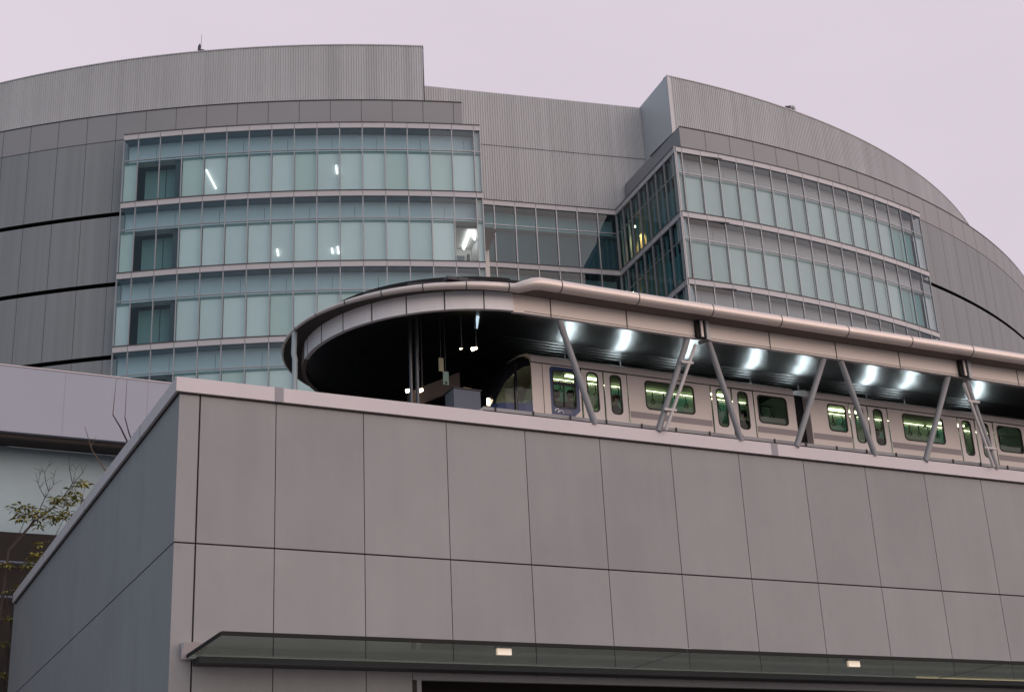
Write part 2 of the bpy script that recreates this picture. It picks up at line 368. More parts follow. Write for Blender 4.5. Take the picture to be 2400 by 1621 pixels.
# ---- glazed bays
win_list = []        # (visible size, builder)
def rowcols(a0, a1, n): return [a0 + (a1 - a0) * k / n for k in range(n + 1)]
left_cols = [LB0] + rowcols(-122.89, -105.62, 15) + [LB1]
right_cols = [RB0] + rowcols(-93.93, -76.62, 15) + [RB1]
def bay_windows(pts, floors, style, bay):
    # pts: plan points along the facade, left to right as seen from outside
    for f in range(floors):
        zt = Z1 - FH * f
        for k in range(len(pts) - 1): win_list.append((f, k, pts[k], pts[k + 1], zt, style, bay, len(pts) - 1))
bay_windows([cy(a, RG, 0) for a in left_cols], 4, 'left', 'L')
bay_windows([cy(a, RG, 0) for a in right_cols], 4, 'right', 'R')
ret0, ret1 = cy(RB0, RG, 0), Vector((47.09, 75.36, 0))
ret_pts = [ret1 + (ret0 - ret1) * t for t in (0, 0.125, 0.265, 0.405, 0.545, 0.685, 0.825, 0.965, 1.0)]
bay_windows(ret_pts, 3, 'return', 'T')
rec_pts = [RA + ru * t for t in (-4.9, -3.47, -2.04, -0.72, 0.70, 2.135, 3.57, 5.0, 6.46, 7.9, 9.32)]
bay_windows(rec_pts, 3, 'recess', 'C')

def build_window(mb, bl, item):
    f, k, p, q, zt, style, bay, n = item
    u = (q - p).normalized(); nrm = Vector((u.y, -u.x, 0)); W = (q - p).length
    def at(s, d, z): v = p + u * s - nrm * d; return Vector((v.x, v.y, z))
    zb = zt - FH
    gm = 'bay_glass' if style in ('left', 'right') else 'dark_glass'
    zs_, ztr = zt - 0.32, zt - 1.70
    mb.poly([at(0.02, 0, ztr), at(W - 0.02, 0, ztr), at(W - 0.02, 0, zs_), at(0.02, 0, zs_)], gm)
    mb.poly([at(0.02, 0, zb + 0.05), at(W - 0.02, 0, zb + 0.05), at(W - 0.02, 0, ztr - 0.05), at(0.02, 0, ztr - 0.05)], gm)
    mw, mdp = (0.055, 0.10) if style in ('left', 'right') else (0.07, 0.16)
    mb.frame(at(-mw / 2, -mdp * 0.6, zb + 0.05), u * mw, -nrm * mdp, Vector((0, 0, FH - 0.37)), 'mullion')       # mullion at the left edge
    if k == n - 1: mb.frame(at(W - mw / 2, -mdp * 0.6, zb + 0.05), u * mw, -nrm * mdp, Vector((0, 0, FH - 0.37)), 'mullion')
    mb.frame(at(mw / 2, -0.03, ztr - 0.055), u * (W - mw), -nrm * 0.08, Vector((0, 0, 0.06)), 'mullion')          # transom
    mb.frame(at(0, 0.01, zb), u * W, -nrm * 0.1, Vector((0, 0, 0.05)), 'seam')
    # room: ceiling slab, upper bulkhead, floor
    dark_up = 'interior_dark'
    bl.poly([at(0, 0.02, zt - 0.32), at(W, 0.02, zt - 0.32), at(W, 3.3, zt - 0.32), at(0, 3.3, zt - 0.32)], 'room_ceiling' if style in ('left', 'right') else dark_up)
    if style in ('left', 'right'):
        dep = 0.75
        bl.poly([at(0, dep, ztr - 0.1), at(W, dep, ztr - 0.1), at(W, dep, zt - 0.33), at(0, dep, zt - 0.33)], 'bulkhead' if style == 'left' else 'bulkhead_reflect')
        if (k + f) % 2: bl.poly([at(W * 0.62, dep - 0.004, ztr - 0.1), at(W * 0.62 + 0.02, dep - 0.004, ztr - 0.1), at(W * 0.62 + 0.02, dep - 0.004, zt - 0.6), at(W * 0.62, dep - 0.004, zt - 0.6)], 'seam')
        bl.poly([at(0, 0.09, ztr - 0.12), at(W, 0.09, ztr - 0.12), at(W, dep, ztr - 0.12), at(0, dep, ztr - 0.12)], 'interior_pale')
        rnd = random.Random(f * 131 + k * 17 + (5 if style == 'left' else 9))
        bm_ = rnd.choice(['blind_a', 'blind_a', 'blind_b', 'blind_b', 'blind_c'])
        if style == 'right': bm_ = rnd.choice(['blind_d', 'blind_e', 'blind_d', 'blind_f'])
        lo = zb + 0.06; d = 0.16; lit = None
        if style == 'left' and k in (1, 2): d = 1.25; bm_ = 'interior_teal'
        if style == 'right' and k in (14, 15): d = 0.3; bm_ = 'interior_teal'
        if style == 'right' and k == 16: bm_ = 'pale_metal'
        if style == 'left' and (f, k) in OPEN: lit = OPEN[(f, k)]; lo = zb + 0.06 + lit * (FH - 1.8)
        if lo < ztr - 0.5:
            bl.poly([at(0.035, d, lo), at(W - 0.035, d, lo), at(W - 0.035, d, ztr - 0.14), at(0.035, d, ztr - 0.14)], bm_)
            if d < 0.3 and lit is None: bl.frame(at(0.02, d - 0.03, ztr - 0.24), u * (W - 0.04), -nrm * 0.02, Vector((0, 0, 0.10)), 'interior_teal')
        if lit is not None:
            if f == 1: bl.frame(at(0.06, 0.7, zb), u * 0.55, -nrm * 0.5, Vector((0, 0, 0.75)), 'slate_screen'); bl.frame(at(0.8, 0.9, zb), u * 0.16, -nrm * 0.2, Vector((0, 0, 0.95)), 'interior_dark')
            bl.poly([at(-1.2, 3.2, zb), at(W + 1.2, 3.2, zb), at(W + 1.2, 3.2, ztr - 0.1), at(-1.2, 3.2, ztr - 0.1)], 'interior_pale')
            bl.poly([at(-1.2, 0.3, ztr - 0.45), at(W + 1.2, 0.3, ztr - 0.45), at(W + 1.2, 3.2, ztr - 0.45), at(-1.2, 3.2, ztr - 0.45)], 'interior_pale')
        if style == 'left' and k == 2: bl.frame(at(W - 0.42, 0.25, zb + 0.06), u * 0.36, -nrm * 0.05, Vector((0, 0, FH - 1.9)), 'interior_dark')
    elif style == 'return':
        if k >= 4:
            bl.poly([at(0.03, 0.5, zb + 0.06), at(W - 0.03, 0.5, zb + 0.06), at(W - 0.03, 0.5, ztr - 0.3), at(0.03, 0.5, ztr - 0.3)], 'interior_teal')
        if k < 4: bl.poly([at(-0.02, 1.0, zb), at(W + 0.02, 1.0, zb), at(W + 0.02, 1.0, zt - 0.33), at(-0.02, 1.0, zt - 0.33)], 'wood_wall')
        elif k < 6: bl.poly([at(-0.02, 2.0, zb), at(W + 0.02, 2.0, zb), at(W + 0.02, 2.0, zt - 0.33), at(-0.02, 2.0, zt - 0.33)], 'interior_dark')
        bl.frame(at(0.05, 0.22, zb + 0.06), u * 0.07, -nrm * 0.12, Vector((0, 0, FH - 0.4)), 'bulkhead')
    else:
        bl.poly([at(0, 1.0, ztr), at(W, 1.0, ztr), at(W, 1.0, zt - 0.33), at(0, 1.0, zt - 0.33)], 'bulkhead')
        bl.poly([at(0, 0.5, zb), at(W, 0.5, zb), at(W, 0.5, ztr - 0.1), at(0, 0.5, ztr - 0.1)], 'slate_screen')
        bl.frame(at(0.05, 0.1, ztr - 0.2), u * (W - 0.1), -nrm * 0.4, Vector((0, 0, 0.06)), 'interior_pale')
OPEN = {(0, 4): 0.0, (0, 9): 0.0, (1, 7): 0.0, (1, 9): 0.0, (1, 15): 1.0}
OPEN = {(1, 15): 1.0}
rw, dw, fwv = rt, dn, fw
def pix(v):
    d = v - Vector((0, 0, 1.6)); return (1200 + 3400 * d.dot(rw) / d.dot(fwv), 810.5 + 3400 * d.dot(dw) / d.dot(fwv))
def shown(item):
    f, k, p, q, zt, style, bay, n = item
    a = pix(Vector((p.x, p.y, zt))); b = pix(Vector((q.x, q.y, zt))); c = pix(Vector((p.x, p.y, zt - FH)))
    area = abs(b[0] - a[0]) * abs(c[1] - a[1])
    return area * (0.15 if (f == 3 or (style in ('right', 'return', 'recess') and f >= 2)) else 1.0)
order = sorted(win_list, key=shown, reverse=True)
for it in order[:100]:
    mb, bl = MB(), MB(); build_window(mb, bl, it); o = mb.build('window', drum)
    b_ = bl.build('blind', None); b_.parent = o
mb, bl = MB(), MB()
for it in order[100:]: build_window(mb, bl, it)
o = mb.build('far_window', drum); o['kind'] = 'stuff'; b_ = bl.build('blind', None); b_.parent = o
# spandrel bands on every floor
def spandrel(pts, zt, inner=0.0, endcap=True):
    mb = MB(); prof = ((0.02, zt - 0.33), (-0.09, zt - 0.33), (-0.09, zt), (-0.13, zt), (-0.13, zt + 0.05), (0.02, zt + 0.05))
    P = []
    for k, p in enumerate(pts):
        a = pts[max(0, k - 1)]; b = pts[min(len(pts) - 1, k + 1)]; u = (b - a).normalized(); n = Vector((u.y, -u.x, 0))
        P.append([Vector((p.x, p.y, 0)) - n * d + Vector((0, 0, z)) for d, z in prof])
    for j in range(len(prof) - 1):
        mb.grid([[r[j] for r in P], [r[j + 1] for r in P]], 'spandrel' if j < 3 else 'seam', False)
    for r in (P[0], P[-1]): mb.poly(r, 'spandrel')
    for k in range(1, len(pts) - 1):                    # butt joints
        u = (pts[k + 1] - pts[k - 1]).normalized(); n = Vector((u.y, -u.x, 0)); p = pts[k]
        mb.frame(Vector((p.x, p.y, zt - 0.32)) - u * 0.012 + n * 0.08, u * 0.024, n * 0.013, Vector((0, 0, 0.31)), 'seam')
    return mb.build('spandrel_band', drum)
for f in range(4):
    zt = Z1 - FH * f
    spandrel([cy(a, RG, 0) for a in left_cols], zt); spandrel([cy(a, RG, 0) for a in right_cols], zt)
    if f < 3: spandrel(ret_pts, zt); spandrel([p - rn * 0.0 for p in rec_pts], zt)
# bright corner posts of the bays
mb = MB()
for f in range(4):
    zt = Z1 - FH * f
    c = cy(-105.42, RG - 0.25, 0); mb.frame(Vector((c.x - 0.14, c.y, zt - FH + 0.06)), Vector((0.26, -0.05, 0)), Vector((0, 0.2, 0)), Vector((0, 0, FH - 0.4)), 'interior_pale')
    c = cy(-94.2, RG - 0.2, 0); mb.frame(Vector((c.x - 0.08, c.y, zt - FH + 0.06)), Vector((0.16, -0.02, 0)), Vector((0, 0.16, 0)), Vector((0, 0, FH - 0.4)), 'pale_metal')
mb.build('corner_post', drum)
# office tubes seen through open blinds
def office_tube(a, z, d0, d1, off=0.0, r=0.05):
    mb = MB(); mb.tube([cy(a, RG - d0, z), cy(a + off, RG - d1, z)], r, 'office_tube', 6); return mb.build('ceiling_lamp', drum)
mb = MB(); mb.tube([cy(-119.33, RG - 0.09, 42.91), cy(-118.80, RG - 0.10, 41.63)], 0.035, 'pale_tube', 6); mb.build('ceiling_lamp', drum)
def small_tube(a, z, l): mb = MB(); mb.tube([cy(a, RG - 0.09, z), cy(a + 0.05, RG - 0.10, z - l)], 0.04, 'pale_tube', 6); return mb.build('ceiling_lamp', drum)
small_tube(-112.72, 42.85, 0.55); small_tube(-115.65, 37.55, 0.42); small_tube(-112.66, 37.6, 0.46); small_tube(-112.95, 37.5, 0.32)
office_tube(-105.95, 38.85, 0.5, 2.9, 0.0, 0.065); office_tube(-105.75, 38.85, 0.5, 1.6, 0.2, 0.05)
# warm wall lamps inside the glazed return
for lx, ly, lz in ((47.50, 73.85, 43.75), (47.60, 74.75, 39.35)):
    mb = MB(); mb.box(lx - 0.06, lx + 0.06, ly - 0.06, ly + 0.06, lz, lz + 0.12, 'warm_lamp'); mb.build('wall_lamp', drum)
    ld = bpy.data.lights.new('wall_lamp_light', 'SPOT'); ld.energy = 520; ld.color = (1.0, 0.62, 0.27); ld.spot_size = R_(85); ld.spot_blend = 0.7; ld.shadow_soft_size = 0.05
    lo_ = bpy.data.objects.new('wall_lamp_light', ld); col.objects.link(lo_); lo_.location = (lx, ly, lz - 0.04); lo_.rotation_euler = (0, R_(-14), 0)
    adopt(lo_, drum)
# roof devices
t = thing('lightning_rod', 'small dark lightning rod with a stubby box on the left drum rim', 'lightning rod', cy(-121.2, RU - 0.3, ZTOP))
p = cy(-121.2, RU - 0.3, ZTOP + 0.05)
mb = MB(); mb.tube([p + Vector((0, 0, 0)), p + Vector((0, 0, 0.55)), p + Vector((0.02, 0, 0.75))], [0.11, 0.10, 0.04], 'roof_dark', 8); mb.box(p.x + 0.02, p.x + 0.33, p.y - 0.1, p.y + 0.1, p.z, p.z + 0.34, 'roof_dark'); mb.build('base', t)
mb = MB(); mb.tube([p + Vector((0.10, 0, 0.5)), p + Vector((0.12, 0, 1.5))], [0.018, 0.010], 'roof_dark', 5); mb.build('rod', t)
t = thing('roof_camera', 'small security camera and bent vent pipe on the right drum rim', 'camera', cy(-81.6, RU - 0.3, ZTOP))
p = cy(-81.7, RU - 0.3, ZTOP + 0.05); v2 = cy(-81.15, RU - 0.3, ZTOP + 0.05)
mb = MB(); mb.tube([p + Vector((0, 0, 0)), p + Vector((-0.04, 0, 0.28))], 0.07, 'roof_dark', 6); mb.tube([p + Vector((-0.2, 0, 0.36)), p + Vector((0.1, 0, 0.42))], 0.09, 'roof_dark', 8); mb.build('camera_body', t)
mb = MB(); mb.tube([v2, v2 + Vector((0, 0, 0.45)), v2 + Vector((-0.08, 0, 0.56)), v2 + Vector((-0.35, 0, 0.5))], 0.14, 'ribbed', 8); mb.build('vent_pipe', t)

# ------------------------------------------------------------------ station podium wall
YW, XC, XT, X0, WP = 27.197, 6.459, 6.878, 8.452, 1.90
ZC0, ZC1, ZJT, ZCAN, ZDOOR = 11.57, 11.87, 8.53, 6.34, 6.16
YEND, XEND = 48.2, 60.0
pod = thing('station_podium', 'pale grey panelled station wall with a pink coping, below the train', 'wall', (XC, YW, 0))
mb = MB()
vx = [XC, XT] + [X0 + WP * k for k in range(28)]
gv, gh, th = 0.009, 0.016, 0.05
for k in range(len(vx) - 1):
    ga = 0.018 if k == 1 else gv; gb = 0.018 if k == 0 else gv
    a = vx[k] + (0 if k == 0 else ga); b = vx[k + 1] - gb
    for z0, z1 in ((0, ZJT - gh), (ZJT + gh, ZC0 - 0.03)):
        wp = ('wall_panel', 'wall_panel_b', 'wall_panel_c', 'wall_panel')[(k * 5 + (z0 > 0) * 3 + k * k) % 4]
        if z0 == 0:
            if b < 11.33: mb.box(a, b, YW, YW + th, 0, z1, wp)
            elif a < 11.33:
                mb.box(a, b, YW, YW + th, ZDOOR, z1, wp); mb.box(a, 11.33, YW, YW + th, 0, ZDOOR - 0.002, wp)
            else: mb.box(a, b, YW, YW + th, ZDOOR, z1, wp)
        else: mb.box(a, b, YW, YW + th, z0, z1, wp)
vy = [YW + th + 0.001] + [YW + 0.35] + [YW + 0.35 + 2.6 * k for k in range(1, 8)] + [YEND]
for k in range(len(vy) - 1):
    a = vy[k] + (0.0 if k == 0 else 0.005); b = vy[k + 1] - 0.005
    for z0, z1 in ((0, ZJT - gh), (ZJT + gh, ZC0 - 0.03)): mb.box(XC, XC + th, a, b, z0, z1, 'wall_panel')
mb.box(XC + th + 0.002, XEND, YW + th + 0.002, YW + 0.3, ZDOOR + 0.002, ZC0 + 0.1, 'joint'); mb.box(XC + th + 0.002, 11.3, YW + th + 0.002, YW + 0.3, 0, ZDOOR, 'joint')
mb.box(XC + th + 0.002, XC + 0.3, YW + 0.31, YEND - 0.01, 0, ZC0 + 0.1, 'joint')
mb.box(XC, XEND, YEND, YEND + 0.3, 0, ZC0, 'wall_panel')
mb.build('panel_cladding', pod)
mb = MB(); mb.box(XC - 0.09, XEND, YW - 0.09, YW + 0.36, ZC0, ZC1, 'coping'); mb.box(XC - 0.09, XC + 0.4, YW + 0.362, YEND + 0.05, ZC0, ZC1, 'coping')
mb.box(XC - 0.03, XEND, YW - 0.03, YW + 0.2, ZC0 - 0.03, ZC0 - 0.001, 'joint'); mb.box(XC - 0.03, XC + 0.2, YW + 0.21, YEND, ZC0 - 0.03, ZC0 - 0.001, 'joint')
mb.build('coping', pod)
for x in (8.39, 20.78, 33.2):
    mb = MB(); mb.box(x, x + 0.19, YW - 0.094, YW + 0.364, ZC0 - 0.004, ZC1 + 0.004, 'coping_grey'); mb.build('coping_joint', pod)
for y in (30.3, 36.5, 42.5):
    mb = MB(); mb.box(XC - 0.094, XC + 0.404, y, y + 0.05, ZC0 - 0.004, ZC1 + 0.004, 'coping_grey'); mb.build('coping_joint', pod)
mb = MB(); mb.box(XC + 0.3, XEND, YW + 0.3, YEND - 0.02, 11.0, 11.4, 'deck'); mb.box(12, XEND, 29.4, 31.5, 11.4, 11.9, 'deck'); mb.build('deck_slab', pod)
# shop opening under the canopy
mb = MB()
mb.box(11.34, 40, YW - 0.02, YW + 0.1, 6.035, ZDOOR - 0.003, 'strut_paint'); mb.box(11.42, 11.52, YW - 0.02, YW + 0.1, 0, 6.033, 'strut_paint'); mb.box(11.335, 11.418, YW - 0.01, YW + 0.1, 0, 6.033, 'joint')
mb.build('door_frame', pod)
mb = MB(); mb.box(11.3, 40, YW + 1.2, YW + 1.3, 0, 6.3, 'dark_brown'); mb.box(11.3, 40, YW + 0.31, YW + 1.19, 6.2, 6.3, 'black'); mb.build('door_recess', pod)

# low steel tray along the coping
mb = MB(); mb.box(13.35, XEND, YW + 0.37, YW + 0.55, 12.07, 12.15, 'strut_paint'); mb.poly([(13.1, YW + 0.37, 11.9), (13.35, YW + 0.37, 12.07), (13.35, YW + 0.37, 12.15), (13.1, YW + 0.37, 11.95)], 'strut_paint')
mb.box(13.35, XEND, YW + 0.42, YW + 0.5, 11.875, 12.068, 'joint')
tr_ = thing('cable_tray', 'thin grey cable tray running along the coping below the train doors', 'cable tray', (13.1, YW + 0.4, ZC1))
mb.build('tray', tr_)
for k in range(26):
    x = 13.62 + 1.27 * k * 0.75
    mb = MB(); mb.box(x, x + 0.03, YW + 0.34, YW + 0.365, 11.96, 12.16, 'joint'); mb.build('bracket', tr_)

# ------------------------------------------------------------------ glass awning over the shop front
aw = thing('glass_awning', 'shallow green glass awning along the foot of the panelled wall', 'awning', (6.76, YW, ZCAN))
YA = 24.78
edges = [(6.77, 16.295), (16.305, 24.865), (24.875, 33.62), (33.63, 42.0)]
for x0, x1 in edges:
    mb = MB(); mb.box(x0, x1, YA, YW - 0.13, ZCAN, ZCAN + 0.02, 'canopy_glass'); mb.build('glass_pane', aw)
    mb = MB(); mb.box(x0, x1, YA - 0.04, YA - 0.002, ZCAN - 0.02, ZCAN + 0.05, 'black')
    if x0 < 7: mb.box(x0 - 0.03, x0 - 0.002, YA - 0.04, YW - 0.13, ZCAN - 0.02, ZCAN + 0.04, 'black')
    mb.build('edge_frame', aw)
for x in (16.19, 24.76, 33.51):
    mb = MB(); mb.box(x, x + 0.22, YA - 0.03, YA + 0.06, ZCAN - 0.01, ZCAN + 0.06, 'pale_metal'); mb.build('clip', aw)
mb = MB(); mb.box(6.77, 42, YW - 0.127, YW - 0.02, ZCAN - 0.03, ZCAN + 0.05, 'mullion'); mb.build('wall_rail', aw)
mb = MB(); mb.box(6.9, 42, YW - 0.42, YW - 0.006, ZCAN - 0.15, ZCAN - 0.034, 'roof_dark'); mb.build('shade_strip', aw)  # dark box added as the shade just below the awning
mb = MB()
sec = [(YW - 0.004, ZCAN + 0.27), (YW - 0.30, ZCAN + 0.24), (YW - 0.06, ZCAN - 0.04)]
mb.grid([[(6.66, y, z) for y, z in sec], [(7.05, y, z) for y, z in sec]], 'coping', False, True); mb.poly([(6.66, y, z) for y, z in sec], 'coping'); mb.poly([(7.05, y, z) for y, z in reversed(sec)], 'coping'); mb.build('end_bracket', aw)
dl0 = None
for x, lb in ((12.12, 'glowing box for a lamp reflected in the awning glass above the shop frame corner'), (20.45, 'glowing box for a lamp reflected in the awning glass between the two clips')):
    mb = MB(); mb.box(x, x + 0.30, YA + 0.10, YA + 0.16, ZCAN - 0.17, ZCAN - 0.05, 'lamp_reflection'); mb.box(x - 0.02, x + 0.32, YA + 0.09, YA + 0.19, ZCAN - 0.048, ZCAN - 0.003, 'strut_paint')  # glowing boxes stand in for lamps reflected in the glass
    o = mb.build('reflection_box'); tag(o, lb, 'lamp', 'lamp reflections modelled under the awning')
mb = MB(); mb.box(24.2, 32, YW - 0.14, YW - 0.129, ZCAN - 0.02, ZCAN + 0.02, 'amber_strip'); tag(mb.build('light_strip'), 'thin amber light strip glowing under the awning at the wall', 'lamp')

# ------------------------------------------------------------------ station roof with rounded end
canopy = thing('station_roof', 'rounded station roof with pale eave pipe and black ceiling above the train', 'roof', (14.2, 31.0, 14.3))
NX, NY = 14.25, 30.88
def nv(a0, a1, n, fn):                                  # rounded end with a radius (and height) that vary with the angle
    out = []
    for k in range(n + 1):
        a = a0 + (a1 - a0) * k / n; t = min(1.0, max(0.0, (-96 - a) / 70.0)); out.append((a, t) + tuple(fn(t)))
    return out
def pol(a, r): return (NX + r * math.cos(R_(a)), NY + r * math.sin(R_(a)))
def lip(t): return 0.10 - 0.058 * t
def nose(r, a0=-90, a1=-270, n=32):
    return [(NX + r * math.cos(R_(a0 + (a1 - a0) * k / n)), NY + r * math.sin(R_(a0 + (a1 - a0) * k / n))) for k in range(n + 1)]
XR = 62.0
# eave pipe: nose part, jog, straight part
zp = 14.80
npn = nv(-96, -270, 34, lambda t: (lip(t),)); npth = [pol(a, 4.34 - q) for a, t, q in npn]
path = [(XR, 26.44, zp + 0.02), (14.36, 26.44, zp + 0.02), (14.18, 26.47, zp), (13.86, 26.63, zp - 0.08)] + [(x, y, zp - 0.07) for x, y in npth] + [(XR, 35.08, zp - 0.13)]
mb = MB(); mb.tube(path, [0.145, 0.145, 0.14, 0.12] + [q for a, t, q in npn] + [0.05], 'eave_paint', 14)
for x in [13.07 + 0 * 0] : pass
mb.build('eave_pipe', canopy)
def pipe_ring(p, d, mbr, pr=0.149):
    d = Vector(d).normalized(); mbr.tube([Vector(p) - d * 0.012, Vector(p) + d * 0.012], pr, 'seam', 14)
mb = MB()
for x in (14.85, 16.89, 18.95, 20.95, 23.0, 25.05, 27.1, 29.2): pipe_ring((x, 26.44, zp + 0.02), (1, 0, 0), mb)
for a in range(-98, -200, -13): tq = min(1.0, (-96 - a) / 70.0); pipe_ring(pol(a, 4.34 - lip(tq)) + (zp - 0.07,), (-math.sin(R_(a)), math.cos(R_(a)), 0), mb, lip(max(0, tq)) + 0.004)
mb.build('pipe_collars', canopy)
# fascia
zf0, zf1 = 14.30, 14.74
fpl = [(XR, 27.0), (14.15, 27.0), (13.93, 27.02)] + [pol(a, q) for a, t, q in nv(-95, -270, 34, lambda t: (3.95 - 0.11 * t,))] + [(XR, 34.74)]
mb = MB()
SPL = 3 + 19
for seg, mt_ in ((fpl[:3], 'fascia_paint'), (fpl[2:SPL], 'fascia_lit'), (fpl[SPL - 1:], 'soffit')): mb.grid([[(x, y, zf0) for x, y in seg], [(x, y, zf1) for x, y in seg]], mt_, False)  # last stretch turns from the light; its shade is put in as dark colour
def inset(pl, d):
    out = []
    for k, (x, y) in enumerate(pl):
        a = Vector(pl[max(0, k - 1)]); b = Vector(pl[min(len(pl) - 1, k + 1)]); u = (b - a).normalized(); out.append((x + u.y * d, y - u.x * d))
    return out
fin = inset(fpl, -0.10)
if (Vector(fin[10]) - Vector((NX, NY))).length > 3.93: fin = inset(fpl, 0.10)
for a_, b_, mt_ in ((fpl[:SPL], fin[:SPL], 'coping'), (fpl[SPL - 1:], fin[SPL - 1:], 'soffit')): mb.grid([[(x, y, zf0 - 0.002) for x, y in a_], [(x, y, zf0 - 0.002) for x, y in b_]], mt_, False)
mb.grid([[(x, y, zf0) for x, y in fin], [(x, y, zf1 + 0.4) for x, y in fin]], 'black', False)
def vseam(p, n, wd=0.014):
    u = Vector((-n[1], n[0], 0)); p = Vector((*p, 0)); n = Vector((*n, 0))
    mb.frame(p - u * wd + n * 0.001 + Vector((0, 0, zf0)), u * 2 * wd, n * 0.004, Vector((0, 0, zf1 - zf0)), 'seam')
for x in (14.89, 16.92, 18.96, 21.03, 23.08, 25.14, 27.2, 29.25): vseam((x, 27.0), (0, -1))
for a in range(-105, -188, -13):
    n = (math.cos(R_(a)), math.sin(R_(a))); tq = min(1.0, max(0.0, (-96 - a) / 70.0)); vseam(pol(a, 3.947 - 0.11 * tq), n)
mb.grid([[(x, y, zf0 + 0.035) for x, y in inset(fpl, -0.003)], [(x, y, zf0 + 0.05) for x, y in inset(fpl, -0.003)]] if False else [[(14.2, 26.997, zf0 + 0.035), (XR, 26.997, zf0 + 0.035)], [(14.2, 26.997, zf0 + 0.05), (XR, 26.997, zf0 + 0.05)]], 'seam', False)
mb.build('fascia', canopy)
# soffit between fascia and pipe
so_out = [(XR, 26.44, zf1 - 0.003), (14.25, 26.44, zf1 - 0.003), (13.82, 26.66, zf1 - 0.05)] + [pol(a, 4.34 - q * 0.95) + (zp - 0.07 - q * 0.98,) for a, t, q in npn] + [(XR, 35.12, zf1 - 0.16)]
mb = MB(); fi = [(x, y, zf1 - 0.003) for x, y in fpl]; mb.grid([fi[:4], so_out[:4]], 'soffit', False); mb.grid([fi[3:], so_out[3:]], 'soffit_shaded', False); mb.build('soffit', canopy)
# ceiling: slopes up from the fascia towards the middle
def cz(y): return 14.38 + 0.27 * min(max(y - 27.05, 0), max(34.87 - y, 0))
mb = MB(); R0 = 3.80
mb.grid([[(XR, NY - R0, 14.38), (XR, NY, 14.38 + 0.27 * R0), (XR, NY + R0, 14.38)], [(NX, NY - R0, 14.38), (NX, NY, 14.38 + 0.27 * R0), (NX, NY + R0, 14.38)]], 'station_ceiling', False)
for (x0, y0), (x1, y1) in zip(nose(R0)[:-1], nose(R0)[1:]): mb.poly([(x0, y0, 14.38), (x1, y1, 14.38), (NX, NY, 14.38 + 0.27 * R0)], 'station_ceiling')
mb.build('ceiling_lining', canopy)
# roof covering above
mb = MB(); R1 = 4.05
mb.grid([[(XR, NY - R1 - 0.45, 14.9), (XR, NY, 15.6), (XR, NY + R1, 14.9)], [(NX, NY - R1 - 0.45, 14.9), (NX, NY, 15.6), (NX, NY + R1, 14.9)]], 'roof_dark', False)
for (x0, y0), (x1, y1) in zip(nose(R1)[:-1], nose(R1)[1:]): mb.poly([(x0, y0, 14.88), (x1, y1, 14.88), (NX, NY, 15.6)], 'roof_dark')
mb.build('roof_sheet', canopy)
mb = MB()
for k in range(10):                                     # loose dark roof edge pieces along the rim of the nose
    a = R_(-98 - 5.2 * k); r = 4.0; p = Vector((NX + r * math.cos(a), NY + r * math.sin(a), 14.83)); u = Vector((-math.sin(a), math.cos(a), 0)); n = Vector((math.cos(a), math.sin(a), 0))
    mb.frame(p - n * 0.25, u * -0.36, n * 0.3, Vector((0, 0, 0.085 + 0.05 * ((k * 7) % 3) / 2)) + u * -0.05, 'roof_dark')
for k in range(6):
    mb.box(12.3 + 0.27 * k, 12.55 + 0.27 * k, 26.98, 27.25, 14.86, 14.93 + 0.025 * (k % 2), 'roof_dark')
mb.build('roof_edge', canopy)
# struts: inverted V pairs standing on the coping
YS = 27.12
def strut(x0, x1, name='strut', r=0.075, mt='strut_paint', z1=14.30, z0=ZC1 - 0.02, y=YS):
    mb = MB(); mb.tube([(x0, y, z0), (x1, y, z1)], r, mt, 12); return mb.build(name, canopy)
for x0, x1 in ((15.92, 15.17), (17.60, 18.67), (19.93, 19.28), (21.55, 22.75), (23.98, 23.30), (25.60, 26.85), (28.02, 27.46), (29.6, 30.8), (32.1, 31.4)): strut(x0, x1)
for x0, x1, xx in ((17.73, 18.80, 1), (27.79, 27.24, -1)):
    o = strut(x0, x1, 'downpipe', 0.042, 'pipe_pale', 14.12, y=YS - 0.13)
    mb = MB()
    for f in (0.22, 0.78):
        x = x0 + (x1 - x0) * f; z = 11.87 + 2.25 * f; mb.box(x - 0.24 if xx > 0 else x - 0.1, x + 0.1 if xx > 0 else x + 0.3, YS - 0.17, YS - 0.12, z - 0.03, z + 0.03, 'pipe_pale')
    b_ = mb.build('pipe_clamp', None); b_.parent = o; b_.matrix_parent_inverse = Matrix.Identity(4); b_.matrix_parent_inverse = Matrix.Translation(-canopy.location) @ Matrix.Translation(canopy.location) 
for x in (18.95, 27.25):                                # gutter outlet box over each downpipe
    mb = MB(); mb.box(x - 0.14, x + 0.10, 26.90, 26.985, zf0 - 0.01, zf1 - 0.01, 'black'); mb.box(x + 0.12, x + 0.22, 26.86, 26.97, zf0 - 0.05, zf1 + 0.02, 'pale_metal'); mb.box(x - 0.03, x + 0.03, 26.86, 26.895, zf0, zf1 - 0.02, 'fascia_paint')
    mb.tube([(x + 0.16, 26.93, zf0 - 0.03), (x - 0.05, 26.99, 14.17)], 0.045, 'roof_dark', 8); mb.build('gutter_outlet', canopy)
# pale downpipe at the rounded end
mb = MB(); mb.tube([(9.98, 30.75, 11.4), (10.0, 30.75, 14.0), (9.97, 30.75, 14.15), (9.99, 30.75, 14.72)], 0.065, 'pipe_blue', 10); mb.build('end_downpipe', canopy)
mb = MB(); mb.box(12.5, XR, 35.4, 35.5, 11.4, 15.4, 'interior_dark'); tag(mb.build('sky_block_wall'), 'added unseen dark wall behind the train keeping sky out of the ceiling reflection', 'wall')  # added unseen wall, darkens what the glossy ceiling reflects
